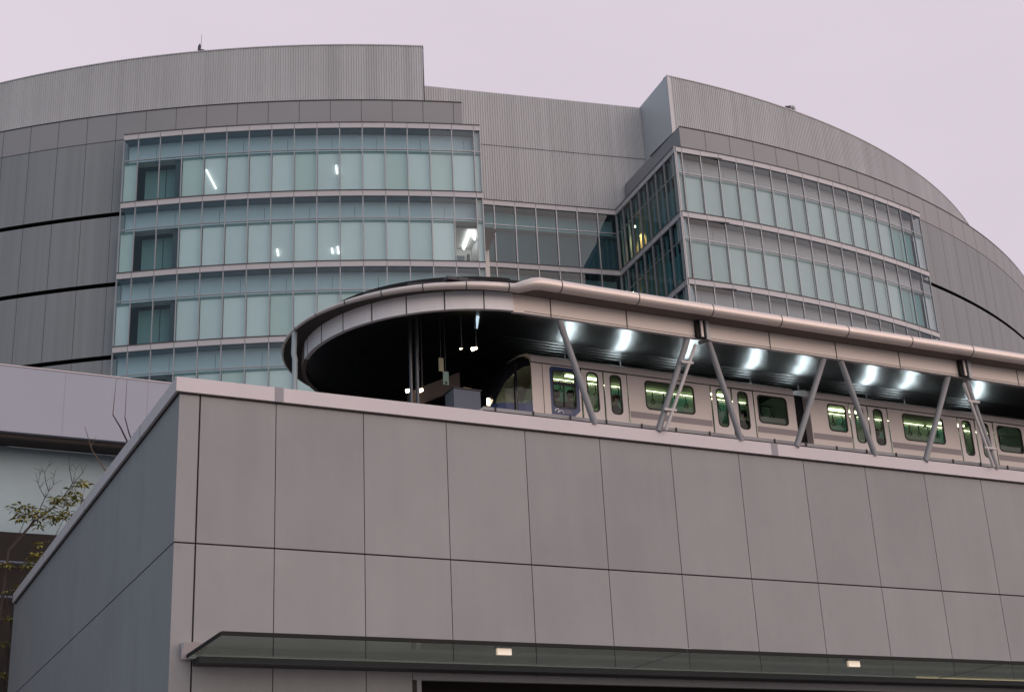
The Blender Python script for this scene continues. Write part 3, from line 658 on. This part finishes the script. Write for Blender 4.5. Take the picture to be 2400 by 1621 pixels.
# platform lamps beyond the train, mirrored in the glossy ceiling
pl0 = None
for k, x in enumerate((17.57, 19.27, 21.34, 23.5, 25.16, 27.62, 29.05, 31.75)):
    if pl0 is None:
        pl0 = thing('platform_lamp', 'white platform lamp under the black station ceiling behind the train roof', 'lamp', (x, 31.2, 15.1), 'platform lamps behind the train')
        mb = MB(); mb.box(x - 0.18, x + 0.18, 31.205, 31.35, 14.9, 15.28, 'strut_paint'); mb.tube([(x, 31.25, 15.23), (x, 31.25, 15.72)], 0.02, 'strut_paint', 6); mb.build('housing', pl0)
        mb = MB(); mb.box(x - 0.14, x + 0.14, 31.18, 31.2, 14.93, 15.25, 'white_lamp'); mb.build('diffuser', pl0); pl0.location = (x, 31.2, 14.72)
    else:
        c = copy_tree(pl0); c.location = (x, 31.2, 14.72 if k % 2 == 0 else 14.86)

# ------------------------------------------------------------------ train
YT, YF = 29.2, 31.55
ZFL, ZG, ZRF = 12.0, 14.08, 14.25
def train_car(xa, xb, label, wins, doors, front=False):
    t = thing('train_car', label, 'train', (xa, (YT + YF) / 2, 11.4), 'cars of the train at the platform')
    near = lambda x, z: (x, YT, z)
    z0 = 11.5
    mb = MB()
    holes = [rrect(a, b, c, d, r) for a, b, c, d, r in wins]
    xs = []
    segs = []; cur = xa
    for d0, d1 in doors: segs.append((cur, d0)); cur = d1
    segs.append((cur, xb))
    for s0, s1 in segs:
        hs = [h for h in holes if min(p[0] for p in h) > s0 and max(p[0] for p in h) < s1]
        mb.holed([(s0, z0), (s1, z0), (s1, ZG), (s0, ZG)], hs, near, 'train_paint')
        for h in hs:
            mb.grid([[(x, YT, z) for x, z in h], [(x, YT + 0.05, z) for x, z in h]], 'rubber', False, True)
        # stripe
        if not (front and s1 < 17):
            a = s0 + 0.02; b = s1 - 0.02
            mb.poly([(a, YT - 0.003, 12.93), (b, YT - 0.003, 12.93), (b, YT - 0.003, 13.095), (a, YT - 0.003, 13.095)], 'train_stripe')
    # roof: gutter lip and rounded shoulder
    prof = [(YT, ZG), (YT - 0.015, ZG), (YT - 0.015, ZG + 0.03), (YT + 0.01, ZG + 0.16), (YT + 0.06, ZG + 0.20), (YT + 0.22, ZG + 0.29), (YT + 0.6, ZG + 0.38), ((YT + YF) / 2, ZG + 0.42)]
    prof += [(YT + YF - y, z) for y, z in reversed(prof[:-1])]
    xr0 = xa; mb.grid([[(xr0, y, z) for y, z in prof], [(xb, y, z) for y, z in prof]], 'train_paint', False)
    mb.poly([(xb, y, z) for y, z in prof] + [(xb, YF, z0), (xb, YT, z0)], 'train_paint')
    if not front: mb.poly([(xa, y, z) for y, z in prof] + [(xa, YF, z0), (xa, YT, z0)], 'train_paint')
    mb.poly([(xa, YF, z0), (xb, YF, z0), (xb, YF, ZG), (xa, YF, ZG)], 'train_paint')
    mb.poly([(xa, YT - 0.004, ZG - 0.03), (xb, YT - 0.004, ZG - 0.03), (xb, YT - 0.004, ZG - 0.002), (xa, YT - 0.004, ZG - 0.002)], 'seam')
    mb.build('body', t)
    # interior lining
    mb = MB(); xi0, xi1 = xa + (0.9 if front else 0.08), xb - 0.08
    mb.box(xi0, xi1, YT + 0.1, YF - 0.1, ZFL - 0.05, ZFL, 'train_seat')
    mb.poly([(xi0, YT + 0.08, 14.27), (xi1, YT + 0.08, 14.27), (xi1, YF - 0.75, 14.30), (xi0, YF - 0.75, 14.30)], 'train_ceiling')
    mb.poly([(xi0, YF - 0.75, 14.30), (xi1, YF - 0.75, 14.30), (xi1, YF - 0.08, 13.95), (xi0, YF - 0.08, 13.95)], 'train_inner')
    mb.poly([(xi0, YF - 0.08, ZFL), (xi1, YF - 0.08, ZFL), (xi1, YF - 0.08, 13.95), (xi0, YF - 0.08, 13.95)], 'train_inner')
    for x in (xi1,) + ((xi0,) if not front else ()): mb.poly([(x, YT + 0.1, ZFL), (x, YF - 0.1, ZFL), (x, YF - 0.1, 14.3), (x, YT + 0.1, 14.3)], 'train_inner')
    x = xi0 + 0.5
    while x < xi1 - 0.9:
        p = Vector((x, YF - 0.72, 14.27)); mb.frame(p, Vector((0.75, 0, 0)), Vector((0, 0.55, -0.29)), Vector((0, -0.005, -0.012)), 'poster'); x += 1.75
    mb.tube([(xi0, YT + 0.85, 14.02), (xi1, YT + 0.85, 14.02)], 0.016, 'steel', 6)
    mb.build('interior_lining', t)
    mb = MB(); x = xi0 + 0.1; k = 0
    while x < xi1 - 0.4:
        mb.box(x, min(x + 1.15, xi1), YF - 1.02, YF - 0.98, 14.215, 14.25, 'tube_lamp'); x += 1.28
    for d0, d1 in doors: mb.box(d0 + 0.15, d1 - 0.15, YT + 0.95, YT + 1.02, 14.21, 14.25, 'tube_lamp')
    mb.build('ceiling_tube', t)
    mb = MB(); x = xi0 + 0.35
    while x < xi1:
        mb.tube([(x, YT + 0.85, 14.02), (x, YT + 0.85, 13.80)], 0.014, 'rubber', 5)
        mb.tube([(x + 0.055 * math.cos(a), YT + 0.85, 13.75 + 0.055 * math.sin(a)) for a in [2 * math.pi * j / 8 for j in range(9)]], 0.012, 'rubber', 5, False); x += 0.34
    mb.build('hand_straps', t)
    # doors: two leaves each with an upright rounded window
    for d0, d1 in doors:
        mid = (d0 + d1) / 2
        fr = MB(); fr.box(d0, d1, YT + 0.09, YT + 0.1, 11.6, ZG - 0.03, 'black') if False else None
        for s0, s1, wx in ((d0 + 0.065, mid - 0.022, None), (mid + 0.022, d1 - 0.012, None)):
            wc = (s0 + s1) / 2; h = rrect(wc - 0.145, wc + 0.145, 12.99, 13.99, 0.11)
            mb = MB(); mb.holed([(s0, 11.6), (s1, 11.6), (s1, ZG - 0.03), (s0, ZG - 0.03)], [h], lambda x, z: (x, YT + 0.025, z), 'door_paint')
            mb.grid([[(x, YT + 0.025, z) for x, z in h], [(x, YT + 0.07, z) for x, z in h]], 'rubber', False, True); o = mb.build('door', t)
            hg = rrect(wc - 0.17, wc + 0.17, 12.965, 14.015, 0.125)
            mb = MB(); mb.holed(hg, [rrect(wc - 0.135, wc + 0.135, 13.0, 13.98, 0.10)], lambda x, z: (x, YT + 0.021, z), 'rubber'); mb.poly([(x, YT + 0.04, z) for x, z in h], 'train_glass')
            p_ = mb.build('door_window', None); p_.parent = o
        mb = MB(); mb.box(d0 + 0.003, d0 + 0.063, YT + 0.06, YT + 0.075, 11.6, ZG - 0.03, 'black'); mb.box(mid - 0.024, mid + 0.024, YT + 0.06, YT + 0.075, 11.6, ZG - 0.03, 'black'); mb.box(d1 - 0.012, d1, YT + 0.06, YT + 0.07, 11.6, ZG - 0.03, 'black'); mb.build('door_seal', t)
    for k, (a, b, c, d, r) in enumerate(wins):
        mb = MB(); h = rrect(a, b, c, d, r)
        mb.holed(rrect(a - 0.02, b + 0.02, c - 0.02, d + 0.02, r + 0.02), [rrect(a + 0.02, b - 0.02, c + 0.02, d - 0.02, r)], lambda x, z: (x, YT - 0.004, z), 'rubber')
        if front and k == 0:
            big = [(15.96, 12.78), (16.60, 12.78), (16.76, 12.93), (16.76, 13.95), (16.70, 14.02), (16.02, 14.02), (15.96, 13.95)]
            mb.holed(big, [rrect(a - 0.02, b + 0.02, c - 0.02, d + 0.02, r + 0.02)], lambda x, z: (x, YT - 0.005, z), 'train_blue')
            mb.box((a + b) / 2 - 0.015, (a + b) / 2 + 0.015, YT + 0.02, YT + 0.04, c, c + 0.58, 'rubber'); mb.box(a, b, YT + 0.02, YT + 0.04, c + 0.58, c + 0.66, 'rubber')
        mb.poly([(x, YT + 0.045, z) for x, z in h], 'tinted_glass' if k == 2 else 'train_glass')
        mb.build('window', t)
    mb = MB(); mb.box(xi0 + 0.2, xi1 - 0.2, YF - 0.55, YF - 0.1, ZFL, ZFL + 0.42, 'train_seat'); mb.box(xi0 + 0.2, xi1 - 0.2, YF - 0.2, YF - 0.1, ZFL + 0.42, ZFL + 0.95, 'train_seat'); mb.build('bench_seat', t)
    return t
mat('door_paint', (0.82, 0.745, 0.745), 0.4, spec=0.5, noise=0.02)
car1 = train_car(15.46, 23.32, 'front train car with black curved nose and blue framed first window',
    [(16.04, 16.66, 12.98, 13.92, 0.07), (18.68, 20.12, 13.21, 13.95, 0.10), (22.12, 23.04, 13.21, 13.96, 0.10)], [(16.81, 18.17), (20.64, 22.0)], True)
car2 = train_car(23.80, 31.66, 'second train car behind the dark coupling gap, at the photo edge',
    [(24.40, 25.0, 13.22, 13.96, 0.09), (26.98, 28.42, 13.21, 13.96, 0.10), (30.44, 31.36, 13.21, 13.96, 0.10)], [(25.11, 26.47), (28.96, 30.32)])
mb = MB(); mb.box(23.325, 23.795, YT + 0.25, YF - 0.25, 11.6, 14.2, 'black'); mb.build('gangway', car2)
# thin panel lines on car ends
mb = MB(); mb.box(15.76, 15.775, YT - 0.004, YT, 11.6, 14.05, 'seam'); mb.build('panel_line', car1)
# emblem: two arches with a dot, and worn lettering lines
mb = MB()
def archs(cx_, cz_, r, a0, a1, wd):
    A = [R_(a0 + (a1 - a0) * k / 10) for k in range(11)]
    mb.grid([[(cx_ + (r - wd) * math.cos(a), YT - 0.008, cz_ + (r - wd) * math.sin(a)) for a in A], [(cx_ + (r + wd) * math.cos(a), YT - 0.008, cz_ + (r + wd) * math.sin(a)) for a in A]], 'white_print', False)
archs(16.115, 12.87, 0.055, 185, 20, 0.011); archs(16.225, 12.835, 0.06, 165, -5, 0.011)
mb.poly([(16.14 + 0.02 * math.cos(2 * math.pi * k / 10), YT - 0.009, 12.852 + 0.02 * math.sin(2 * math.pi * k / 10)) for k in range(10)], 'white_print')
for zz, n in ((12.895, 9), (12.862, 8)):
    for k in range(n):
        x = 16.31 + 0.024 * k; mb.poly([(x, YT - 0.008, zz), (x + 0.006 + 0.011 * ((k * 3) % 2), YT - 0.008, zz), (x + 0.010 + 0.008 * ((k * 5) % 3) / 2, YT - 0.008, zz + 0.022), (x, YT - 0.008, zz + 0.022)], 'train_stripe')
mb.poly([(16.315, YT - 0.008, 12.838), (16.53, YT - 0.008, 12.838), (16.53, YT - 0.008, 12.848), (16.315, YT - 0.008, 12.848)], 'train_stripe')
mb.build('emblem', car1)
# nose of the front car
YM = (YT + YF) / 2
secs = [(15.46, 1.175, 14.40), (15.25, 1.165, 14.33), (15.02, 1.13, 14.16), (14.80, 1.06, 13.92), (14.62, 0.96, 13.55), (14.50, 0.82, 13.05), (14.45, 0.72, 12.4)]
def ring(x, hw, zt):
    half = [(1.0, 11.5), (1.0, 12.55), (1.0, 12.98), (0.985, zt - 0.42), (0.93, zt - 0.22), (0.72, zt - 0.07), (0.0, zt)]
    zz = [min(z, zt) for _, z in half]
    pts = [(x, YM - hw * h, min(z, zt)) for h, z in half]; return pts + [(x, YM + hw * h, min(z, zt)) for h, z in reversed(half[:-1])]
rings = [ring(*s_) for s_ in secs]
nm, gw = MB(), MB()
for i in range(len(rings) - 1):
    for j in range(len(rings[0]) - 1):
        jj = min(j, 11 - j)
        q = [rings[i][j], rings[i][j + 1], rings[i + 1][j + 1], rings[i + 1][j]]
        if jj <= 1: nm.poly(q, 'train_blue', True)
        elif jj == 2: gw.poly(q, 'train_glass', True)
        elif jj == 3 and i > 0: nm.poly(q, 'train_black', True)
        else: nm.poly(q, 'train_black', True)
gw.poly(rings[-1][2:11], 'train_glass'); nm.poly(rings[-1][0:3] + rings[-1][10:13], 'train_blue')
nm.build('nose_shell', car1); gw.build('windscreen', car1)
mb = MB()
mb.tube([(15.03, YT + 0.04, 12.5), (15.03, YT + 0.045, 13.2), (15.05, YT + 0.06, 13.8), (15.1, YT + 0.12, 14.05)], 0.045, 'train_black', 8); mb.build('screen_pillar', car1)
mb = MB(); mb.poly([(15.06, YT + 0.035, 12.82), (15.45, YT + 0.004, 12.82), (15.45, YT + 0.004, 13.09), (15.32, YT + 0.01, 13.03)], 'train_blue'); mb.build('side_flash', car1)
mb = MB(); mb.box(14.9, 15.3, YM + 0.2, YM + 0.5, 12.0, 12.9, 'train_black'); mb.poly([(16.4, YT + 0.12, 12.0), (16.4, YF - 0.12, 12.0), (16.4, YF - 0.12, 14.3), (16.4, YT + 0.12, 14.3)], 'train_inner') if False else None
mb.build('driver_desk', car1)
mb = MB(); mb.box(15.02, 15.16, 29.75, 29.85, 13.86, 13.95, 'warm_lamp'); mb.build('cab_lamp', car1)
mb = MB(); mb.box(14.47, 14.53, YM - 0.73, YM - 0.68, 13.0, 13.17, 'warm_lamp'); mb.build('headlight', car1)

# ------------------------------------------------------------------ passengers
def person(x, y, z, face, label, top, bottom, hair, sitting=False, h=1.66):
    root = thing('person', label, 'person', (x, y, z), 'passengers in the train')
    k = h / 1.66
    def P(px, py, pz): 
        c, s = math.cos(face), math.sin(face); return (x + (px * c - py * s) * k, y + (px * s + py * c) * k, z + pz * k)
    if sitting: hip = 0.45; kn = lambda s: (s * 0.11, -0.42, 0.45); an = lambda s: (s * 0.11, -0.40, 0.06)
    else: hip = 0.86; kn = lambda s: (s * 0.10, -0.02, 0.46); an = lambda s: (s * 0.10, 0.02, 0.06)
    b = hip
    V = [(0, 0, b, .135), (0, 0.01, b + 0.22, .125), (0, 0, b + 0.43, .145), (0, 0, b + 0.54, .055), (0, -0.01, b + 0.60, .055)]
    E = [(0, 1), (1, 2), (2, 3), (3, 4)]
    V += [(0, -0.02, b + 0.68, .085), (0, -0.02, b + 0.76, .07)]; E += [(4, 5), (5, 6)]
    for s in (-1, 1):
        i = len(V); V += [(s * 0.17, 0, b + 0.47, .065), (s * 0.22, 0.0, b + 0.20, .048), (s * 0.19, -0.12, b + 0.0, .036), (s * 0.18, -0.2, b - 0.03, .026)]
        E += [(2, i), (i, i + 1), (i + 1, i + 2), (i + 2, i + 3)]
        i = len(V); kx, ky, kz = kn(s); ax, ay, az = an(s)
        V += [(s * 0.10, 0, b - 0.05, .095), (kx, ky, kz, .062), (ax, ay, az, .042), (ax, ay - 0.14, 0.03, .032)]
        E += [(0, i), (i, i + 1), (i + 1, i + 2), (i + 2, i + 3)]
        # fingers
        i0 = len(V)
        for fgr in range(4):
            V.append((s * 0.18 + (fgr - 1.5) * 0.016, -0.27 - 0.008 * (1 - abs(fgr - 1.5)), b - 0.05, .0085)); E.append((i0 - 5, len(V) - 1))
        V.append((s * 0.15, -0.23, b - 0.02, .009)); E.append((i0 - 5, len(V) - 1))
    me = bpy.data.meshes.new('body'); me.from_pydata([P(*v[:3]) for v in V], E, [])
    o = bpy.data.objects.new('body', me); col.objects.link(o); adopt(o, root)
    o.modifiers.new('skin', 'SKIN'); o.modifiers.new('sub', 'SUBSURF').levels = 1; o.modifiers['sub'].render_levels = 1
    for v, sv in zip(V, me.skin_vertices[0].data): sv.radius = (v[3] * k, v[3] * k * 0.9)
    me.skin_vertices[0].data[0].use_root = True
    dg = bpy.context.evaluated_depsgraph_get(); em = bpy.data.meshes.new_from_object(o.evaluated_get(dg)); o.modifiers.clear(); o.data = em
    em.materials.clear()
    for n in (top, bottom, 'skin'): em.materials.append(M[n])
    for p in em.polygons:
        p.use_smooth = True; zc = (p.center.z - z) / k
        p.material_index = 2 if zc > b + 0.53 or (abs(zc - (b - 0.04)) < 0.05 and math.hypot(p.center.x - x, p.center.y - y) > 0.2 * k) else (1 if zc < b + 0.03 else 0)
    mb = MB(); rows = []
    for a in range(7):
        row = []
        for j in range(12):
            ph = 2 * math.pi * j / 12; th_ = R_(6 + (104 + 46 * math.sin(ph)) * a / 6)
            row.append(P(0.104 * math.sin(th_) * math.cos(ph), 0.008 + 0.120 * math.sin(th_) * math.sin(ph), b + 0.71 + 0.125 * math.cos(th_)))
        rows.append(row)
    mb.grid(rows, hair, True, True); mb.poly(rows[0], hair, True); mb.build('hair', root)
    mb = MB()
    mb.tube([P(0, -0.10, b + 0.70), P(0, -0.128, b + 0.665)], [0.010, 0.016], 'skin', 6)
    for s in (-1, 1): mb.tube([P(s * 0.033, -0.098, b + 0.705), P(s * 0.033, -0.106, b + 0.705)], 0.010, 'hair', 6); mb.tube([P(s * 0.085, -0.015, b + 0.70), P(s * 0.098, -0.005, b + 0.68)], [0.022, 0.015], 'skin', 6)
    mb.tube([P(-0.025, -0.104, b + 0.632), P(0.025, -0.104, b + 0.632)], 0.007, 'hair_brown', 5); mb.build('face', root)
    return root
person(18.10, 29.72, 12.0, 3.6, 'person with brown hair in black coat standing behind the front car first door', 'cloth_black', 'cloth_black', 'hair_brown')
person(21.98, 29.70, 12.0, 2.7, 'person in dark jacket standing at the front car second door', 'cloth_black', 'cloth_denim', 'hair')
person(26.48, 29.75, 12.0, 2.4, 'person in dark jacket standing behind the second car door right leaf', 'cloth_black', 'cloth_denim', 'hair', h=1.6)
person(16.50, 29.92, 12.42, math.pi, 'person in grey jacket seen from behind in the blue framed window, left one', 'cloth_grey', 'cloth_denim', 'hair', True)
person(16.88, 29.88, 12.42, math.pi, 'person in grey jacket seen from behind in the blue framed window, right one', 'cloth_grey', 'cloth_denim', 'hair', True, 1.7)

# ------------------------------------------------------------------ things under the dark roof end
def single(name, mb, label, cat, group=None): return tag(mb.build(name), label, cat, group)
mb = MB(); mb.tube([(12.30, 29.2, 11.4), (12.30, 29.2, 14.86)], 0.045, 'steel', 8); single('steel_pole', mb, 'thin steel pole left of the paired platform lamps', 'pole', 'steel poles under the roof end')
mb = MB(); mb.tube([(12.46, 29.2, 11.4), (12.46, 29.2, 14.86)], 0.05, 'steel', 8); single('steel_pole', mb, 'thin steel pole between the two lamps low under the roof end', 'pole', 'steel poles under the roof end')
def lamp(x, y, z, r, label):
    t = thing('floodlight', label, 'lamp', (x, y, z), 'lit floodlights under the roof end')
    mb = MB(); mb.tube([(x - r * 0.9, y, z - r * 0.5), (x + r, y, z + r * 0.25)], [r * 0.75, r * 0.45], 'warm_lamp', 8); mb.build('lens', t)
    mb = MB(); mb.tube([(x + r * 1.05, y + 0.02, z + r * 0.3), (x + r * 1.05, y + 0.02, cz(y) - 0.01)], 0.015, 'roof_dark', 6); mb.build('stem', t)
lamp(12.36, 29.5, 13.08, 0.065, 'lit warm floodlight low under the roof end beside the left pole')
lamp(12.64, 29.5, 13.11, 0.075, 'lit warm floodlight low under the roof end, right of the poles')
lamp(13.62, 28.5, 13.92, 0.065, 'bright warm floodlight hanging highest under the roof end')
lamp(13.28, 28.5, 13.87, 0.025, 'tiny lit lamp left of the highest floodlight')
mb = MB(); mb.box(12.93, 13.05, 29.0, 29.03, 13.45, 13.78, 'sign_yellow'); mb.tube([(12.99, 29.015, 13.78), (12.99, 29.015, 14.88)], 0.008, 'roof_dark', 5); single('hanging_sign', mb, 'small blank yellowish sign plate hanging under the roof end', 'sign', 'sign plates under the roof end')
mb = MB(); mb.box(13.02, 13.16, 28.98, 29.0, 13.12, 13.45, 'sign_green'); mb.tube([(13.09, 28.99, 13.45), (13.09, 28.99, 14.88)], 0.008, 'roof_dark', 5)
mb.poly([(13.09 + 0.035 * math.cos(2 * math.pi * k / 10), 28.975, 13.17 + 0.035 * math.sin(2 * math.pi * k / 10)) for k in range(10)], 'joint'); single('hanging_sign', mb, 'pale green sign plate with a small dark ring below the yellowish one', 'sign', 'sign plates under the roof end')
mb = MB(); mb.box(13.33, 14.02, 29.1, 29.6, 11.4, 13.10, 'cabinet_grey'); mb.box(13.30, 14.05, 29.07, 29.62, 13.102, 13.13, 'roof_dark'); single('equipment_cabinet', mb, 'blue grey equipment cabinet on the platform left of the train nose', 'cabinet')
mb = MB(); mb.frame(Vector((12.55, 29.75, 12.75)), Vector((1.25, 0, 0.62)), Vector((0, 0.3, 0)), Vector((0, 0, 0.42)), 'dark_brown'); single('stair_beam', mb, 'dark sloping stair beam under the roof end behind the cabinet', 'beam')
mb = MB(); mb.box(14.1, 14.3, 30.2, 30.4, 11.4, 13.6, 'wood_wall'); single('platform_post', mb, 'dim brown post between the cabinet and the train nose', 'post')
mb = MB(); p0, p1 = Vector((13.64, 28.35, 14.69)), Vector((14.40, 30.05, 15.15)); mb.frame(p0, Vector((0.07, 0, 0)), p1 - p0, Vector((0, -0.01, -0.03)), 'ceiling_reflection'); single('reflection_strip', mb, 'narrow bluish glowing strip for a lamp reflection on the black ceiling at the roof end', 'lamp')  # lamp reflection on the ceiling modelled as a glowing strip

# ------------------------------------------------------------------ footbridge and low building at the left
fb = thing('footbridge', 'pale lavender bridge parapet crossing behind the sloping wall edge', 'bridge', (0, 50, 17.8))
mb = MB(); mb.box(-30, 14.4, 50, 50.25, 17.85, 20.23, 'bridge_paint'); mb.build('parapet', fb)
mb = MB()
for x in (2.5, 5.0, 7.8, 10.71, 13.4): mb.box(x, x + 0.015, 49.995, 49.999, 17.86, 20.22, 'coping_grey')
mb.box(-30, 14.4, 49.97, 50.27, 20.232, 20.27, 'coping'); mb.build('parapet_joint', fb)
mb = MB(); mb.box(-30, 14.4, 50.252, 51.7, 17.85, 18.1, 'bridge_soffit'); mb.tube([(-30, 50.35, 17.8), (14.4, 50.35, 17.8)], 0.12, 'bridge_soffit', 8); mb.build('soffit', fb)
lb = thing('low_building', 'plain pale teal wall on a black plinth below the bridge parapet', 'building', (0, 51.7, 0))
mb = MB(); mb.box(-30, 13, 51.72, 52.2, 14.75, 17.84, 'teal_wall'); mb.build('wall', lb)
mb = MB(); mb.box(-30, 13, 51.68, 52.2, 0, 14.748, 'dark_plinth'); mb.build('plinth', lb)
mb = MB()
for z in (13.6, 12.4): mb.tube([(-20, 51.3, z), (9, 51.3, z)], 0.05, 'cabinet_grey', 6)
for x in (-6, -3, 0, 3, 6): mb.tube([(x, 51.3, 0), (x, 51.3, 13.6)], 0.05, 'cabinet_grey', 6)
single('steel_railing', mb, 'thin grey railing in the dark below the teal wall', 'railing')

# ------------------------------------------------------------------ trees
def rosette(mb, c, rnd, n=9, L0=0.30):
    c = Vector(c) + Vector((0, rnd.uniform(-0.35, 0.35), 0))
    for k in range(n):
        a = 2 * math.pi * (k + rnd.random()) / n; d = Vector((math.cos(a), math.sin(a), rnd.uniform(-0.55, 0.35))).normalized()
        L = L0 * rnd.uniform(0.6, 1.25); sd_ = d.cross(Vector((rnd.uniform(-.5, .5), rnd.uniform(-.5, .5), 1))).normalized() * L * 0.15
        p = c + d * 0.04; q = p + d * L * 0.5; e = q + (d + Vector((0, 0, -0.45))).normalized() * L * 0.5
        mt_ = rnd.choice(['leaf_a', 'leaf_a', 'leaf_b', 'leaf_c'])
        mb.poly([p, q + sd_, q - sd_], mt_); mb.poly([q + sd_, e, q - sd_], mt_)
def tree(base, label, trunk, limbs, spots, seed, scale=0.30):
    rnd = random.Random(seed); t = thing('tree', label, 'tree', base, 'small trees behind the sloping wall')
    mb = MB(); mb.tube(trunk, [0.07 - 0.035 * k / (len(trunk) - 1) for k in range(len(trunk))], 'bark', 7); mb.build('trunk', t)
    mb = MB()
    for r0, pts in limbs:
        mb.tube(pts, [r0 * (1 - 0.65 * k / (len(pts) - 1)) for k in range(len(pts))], 'bark', 6)
        for p in pts[1:]:
            for _ in range(2):
                d = Vector((rnd.uniform(-1, 1), rnd.uniform(-0.5, 0.5), rnd.uniform(0.0, 1.2))).normalized(); L = rnd.uniform(0.15, 0.42); a_ = Vector(p)
                mb.tube([a_, a_ + d * L * 0.55 + Vector((0, 0, 0.03)), a_ + d * L], [0.008, 0.006, 0.004], 'bark', 4)
    mb.build('branches', t)
    mb = MB()
    for c in spots:
        rosette(mb, c, rnd, 12, scale); rosette(mb, Vector(c) + Vector((rnd.uniform(-.22, .22), 0.1, rnd.uniform(-.2, .16))), rnd, 9, scale * 0.9); rosette(mb, Vector(c) + Vector((rnd.uniform(-.16, .16), 0, rnd.uniform(-.14, .12))), rnd, 8, scale * 0.85)
    mb.build('crown', t); return t
Y9 = 49.2
def L9(*p): return [(x, Y9, z) for x, z in p]
tree((5.9, Y9, 0), 'thin tree with yellow green leaf rosettes before the teal wall', L9((5.9, 0), (6.0, 8), (6.24, 13.49), (7.0, 14.55)),
     [(0.034, L9((7.0, 14.55), (7.46, 14.94), (7.86, 15.42), (8.13, 15.9), (8.46, 16.35))), (0.026, L9((6.7, 14.1), (7.08, 14.81), (7.28, 15.38), (7.38, 15.6))), (0.015, L9((7.28, 15.38), (7.09, 15.68), (7.02, 15.86), (7.06, 16.16))),
      (0.015, L9((7.38, 15.6), (7.26, 15.94), (7.21, 16.25), (7.31, 16.48))), (0.014, L9((7.38, 15.6), (7.53, 15.85), (7.52, 16.17))), (0.016, L9((8.14, 15.96), (8.02, 16.4), (7.97, 16.78))), (0.012, L9((8.16, 16.04), (8.23, 16.45))), (0.012, L9((7.86, 15.29), (8.16, 15.72))),
      (0.014, L9((7.7, 14.1), (7.91, 14.62), (7.91, 15.13))), (0.014, L9((8.3, 14.8), (8.49, 15.34), (8.54, 15.77))), (0.016, L9((6.4, 13.7), (6.68, 14.53), (6.68, 14.9)))],
     [(x, Y9, z) for x, z in ((6.54, 15.06), (6.77, 14.97), (6.95, 14.83), (7.22, 14.92), (7.56, 15.37), (7.69, 15.25), (7.86, 15.34), (8.07, 15.17), (8.47, 16.06), (8.58, 15.95), (8.24, 15.67), (8.31, 15.43), (8.43, 15.47), (6.5, 14.61), (7.4, 14.7), (7.61, 14.66), (7.07, 14.57), (8.14, 14.89), (7.8, 14.76), (6.3, 14.9))], 3)
tree((6.5, 49.0, 0), 'dim leafy shrub tree in the dark at the foot of the wall edge', L9((6.3, 0), (6.4, 9.0), (6.6, 12.2)),
     [(0.02, L9((6.6, 12.2), (6.82, 12.95), (7.18, 13.69))), (0.02, L9((6.5, 11.0), (6.3, 11.9), (6.24, 12.6)))], [(x, 48.9, z) for x, z in ((6.82, 12.95), (7.18, 13.69), (7.04, 13.4), (6.98, 12.67), (6.7, 12.3), (6.45, 12.0), (6.4, 11.2), (6.35, 10.4), (6.4, 9.4), (6.25, 13.0), (7.0, 13.1))], 5, 0.26)
t = thing('bare_sapling', 'two bare twigs rising over the wall edge before the lavender parapet', 'sapling', (8.35, 39.5, 11.4))
mb = MB(); mb.tube([(8.40, 39.5, 11.4), (8.25, 39.5, 13.9), (7.75, 39.5, 14.85), (7.52, 39.5, 15.2)], [0.03, 0.028, 0.022, 0.016], 'bark', 6); mb.tube([(7.52, 39.5, 15.2), (7.56, 39.5, 16.3)], [0.014, 0.005], 'bark_pale', 5); mb.build('stem', t)
mb = MB(); mb.tube([(8.45, 39.5, 11.4), (8.30, 39.5, 13.9), (7.98, 39.5, 14.75), (7.86, 39.5, 15.15)], [0.026, 0.024, 0.018, 0.014], 'bark', 6); mb.tube([(7.86, 39.5, 15.15), (7.86, 39.5, 16.3)], [0.012, 0.005], 'bark_pale', 5); mb.build('stem', t)
t = thing('bare_sapling', 'single bare forked twig in front of the dark bridge soffit', 'sapling', (8.2, 42.0, 11.4))
mb = MB(); mb.tube([(8.3, 42.0, 11.4), (7.95, 42.0, 14.2), (7.45, 42.0, 14.9), (7.2, 42.0, 15.6)], [0.03, 0.024, 0.014, 0.008], 'bark_pale', 6); mb.tube([(7.4, 42.0, 15.0), (7.55, 42.0, 15.35)], [0.01, 0.004], 'bark_pale', 5); mb.build('stem', t)
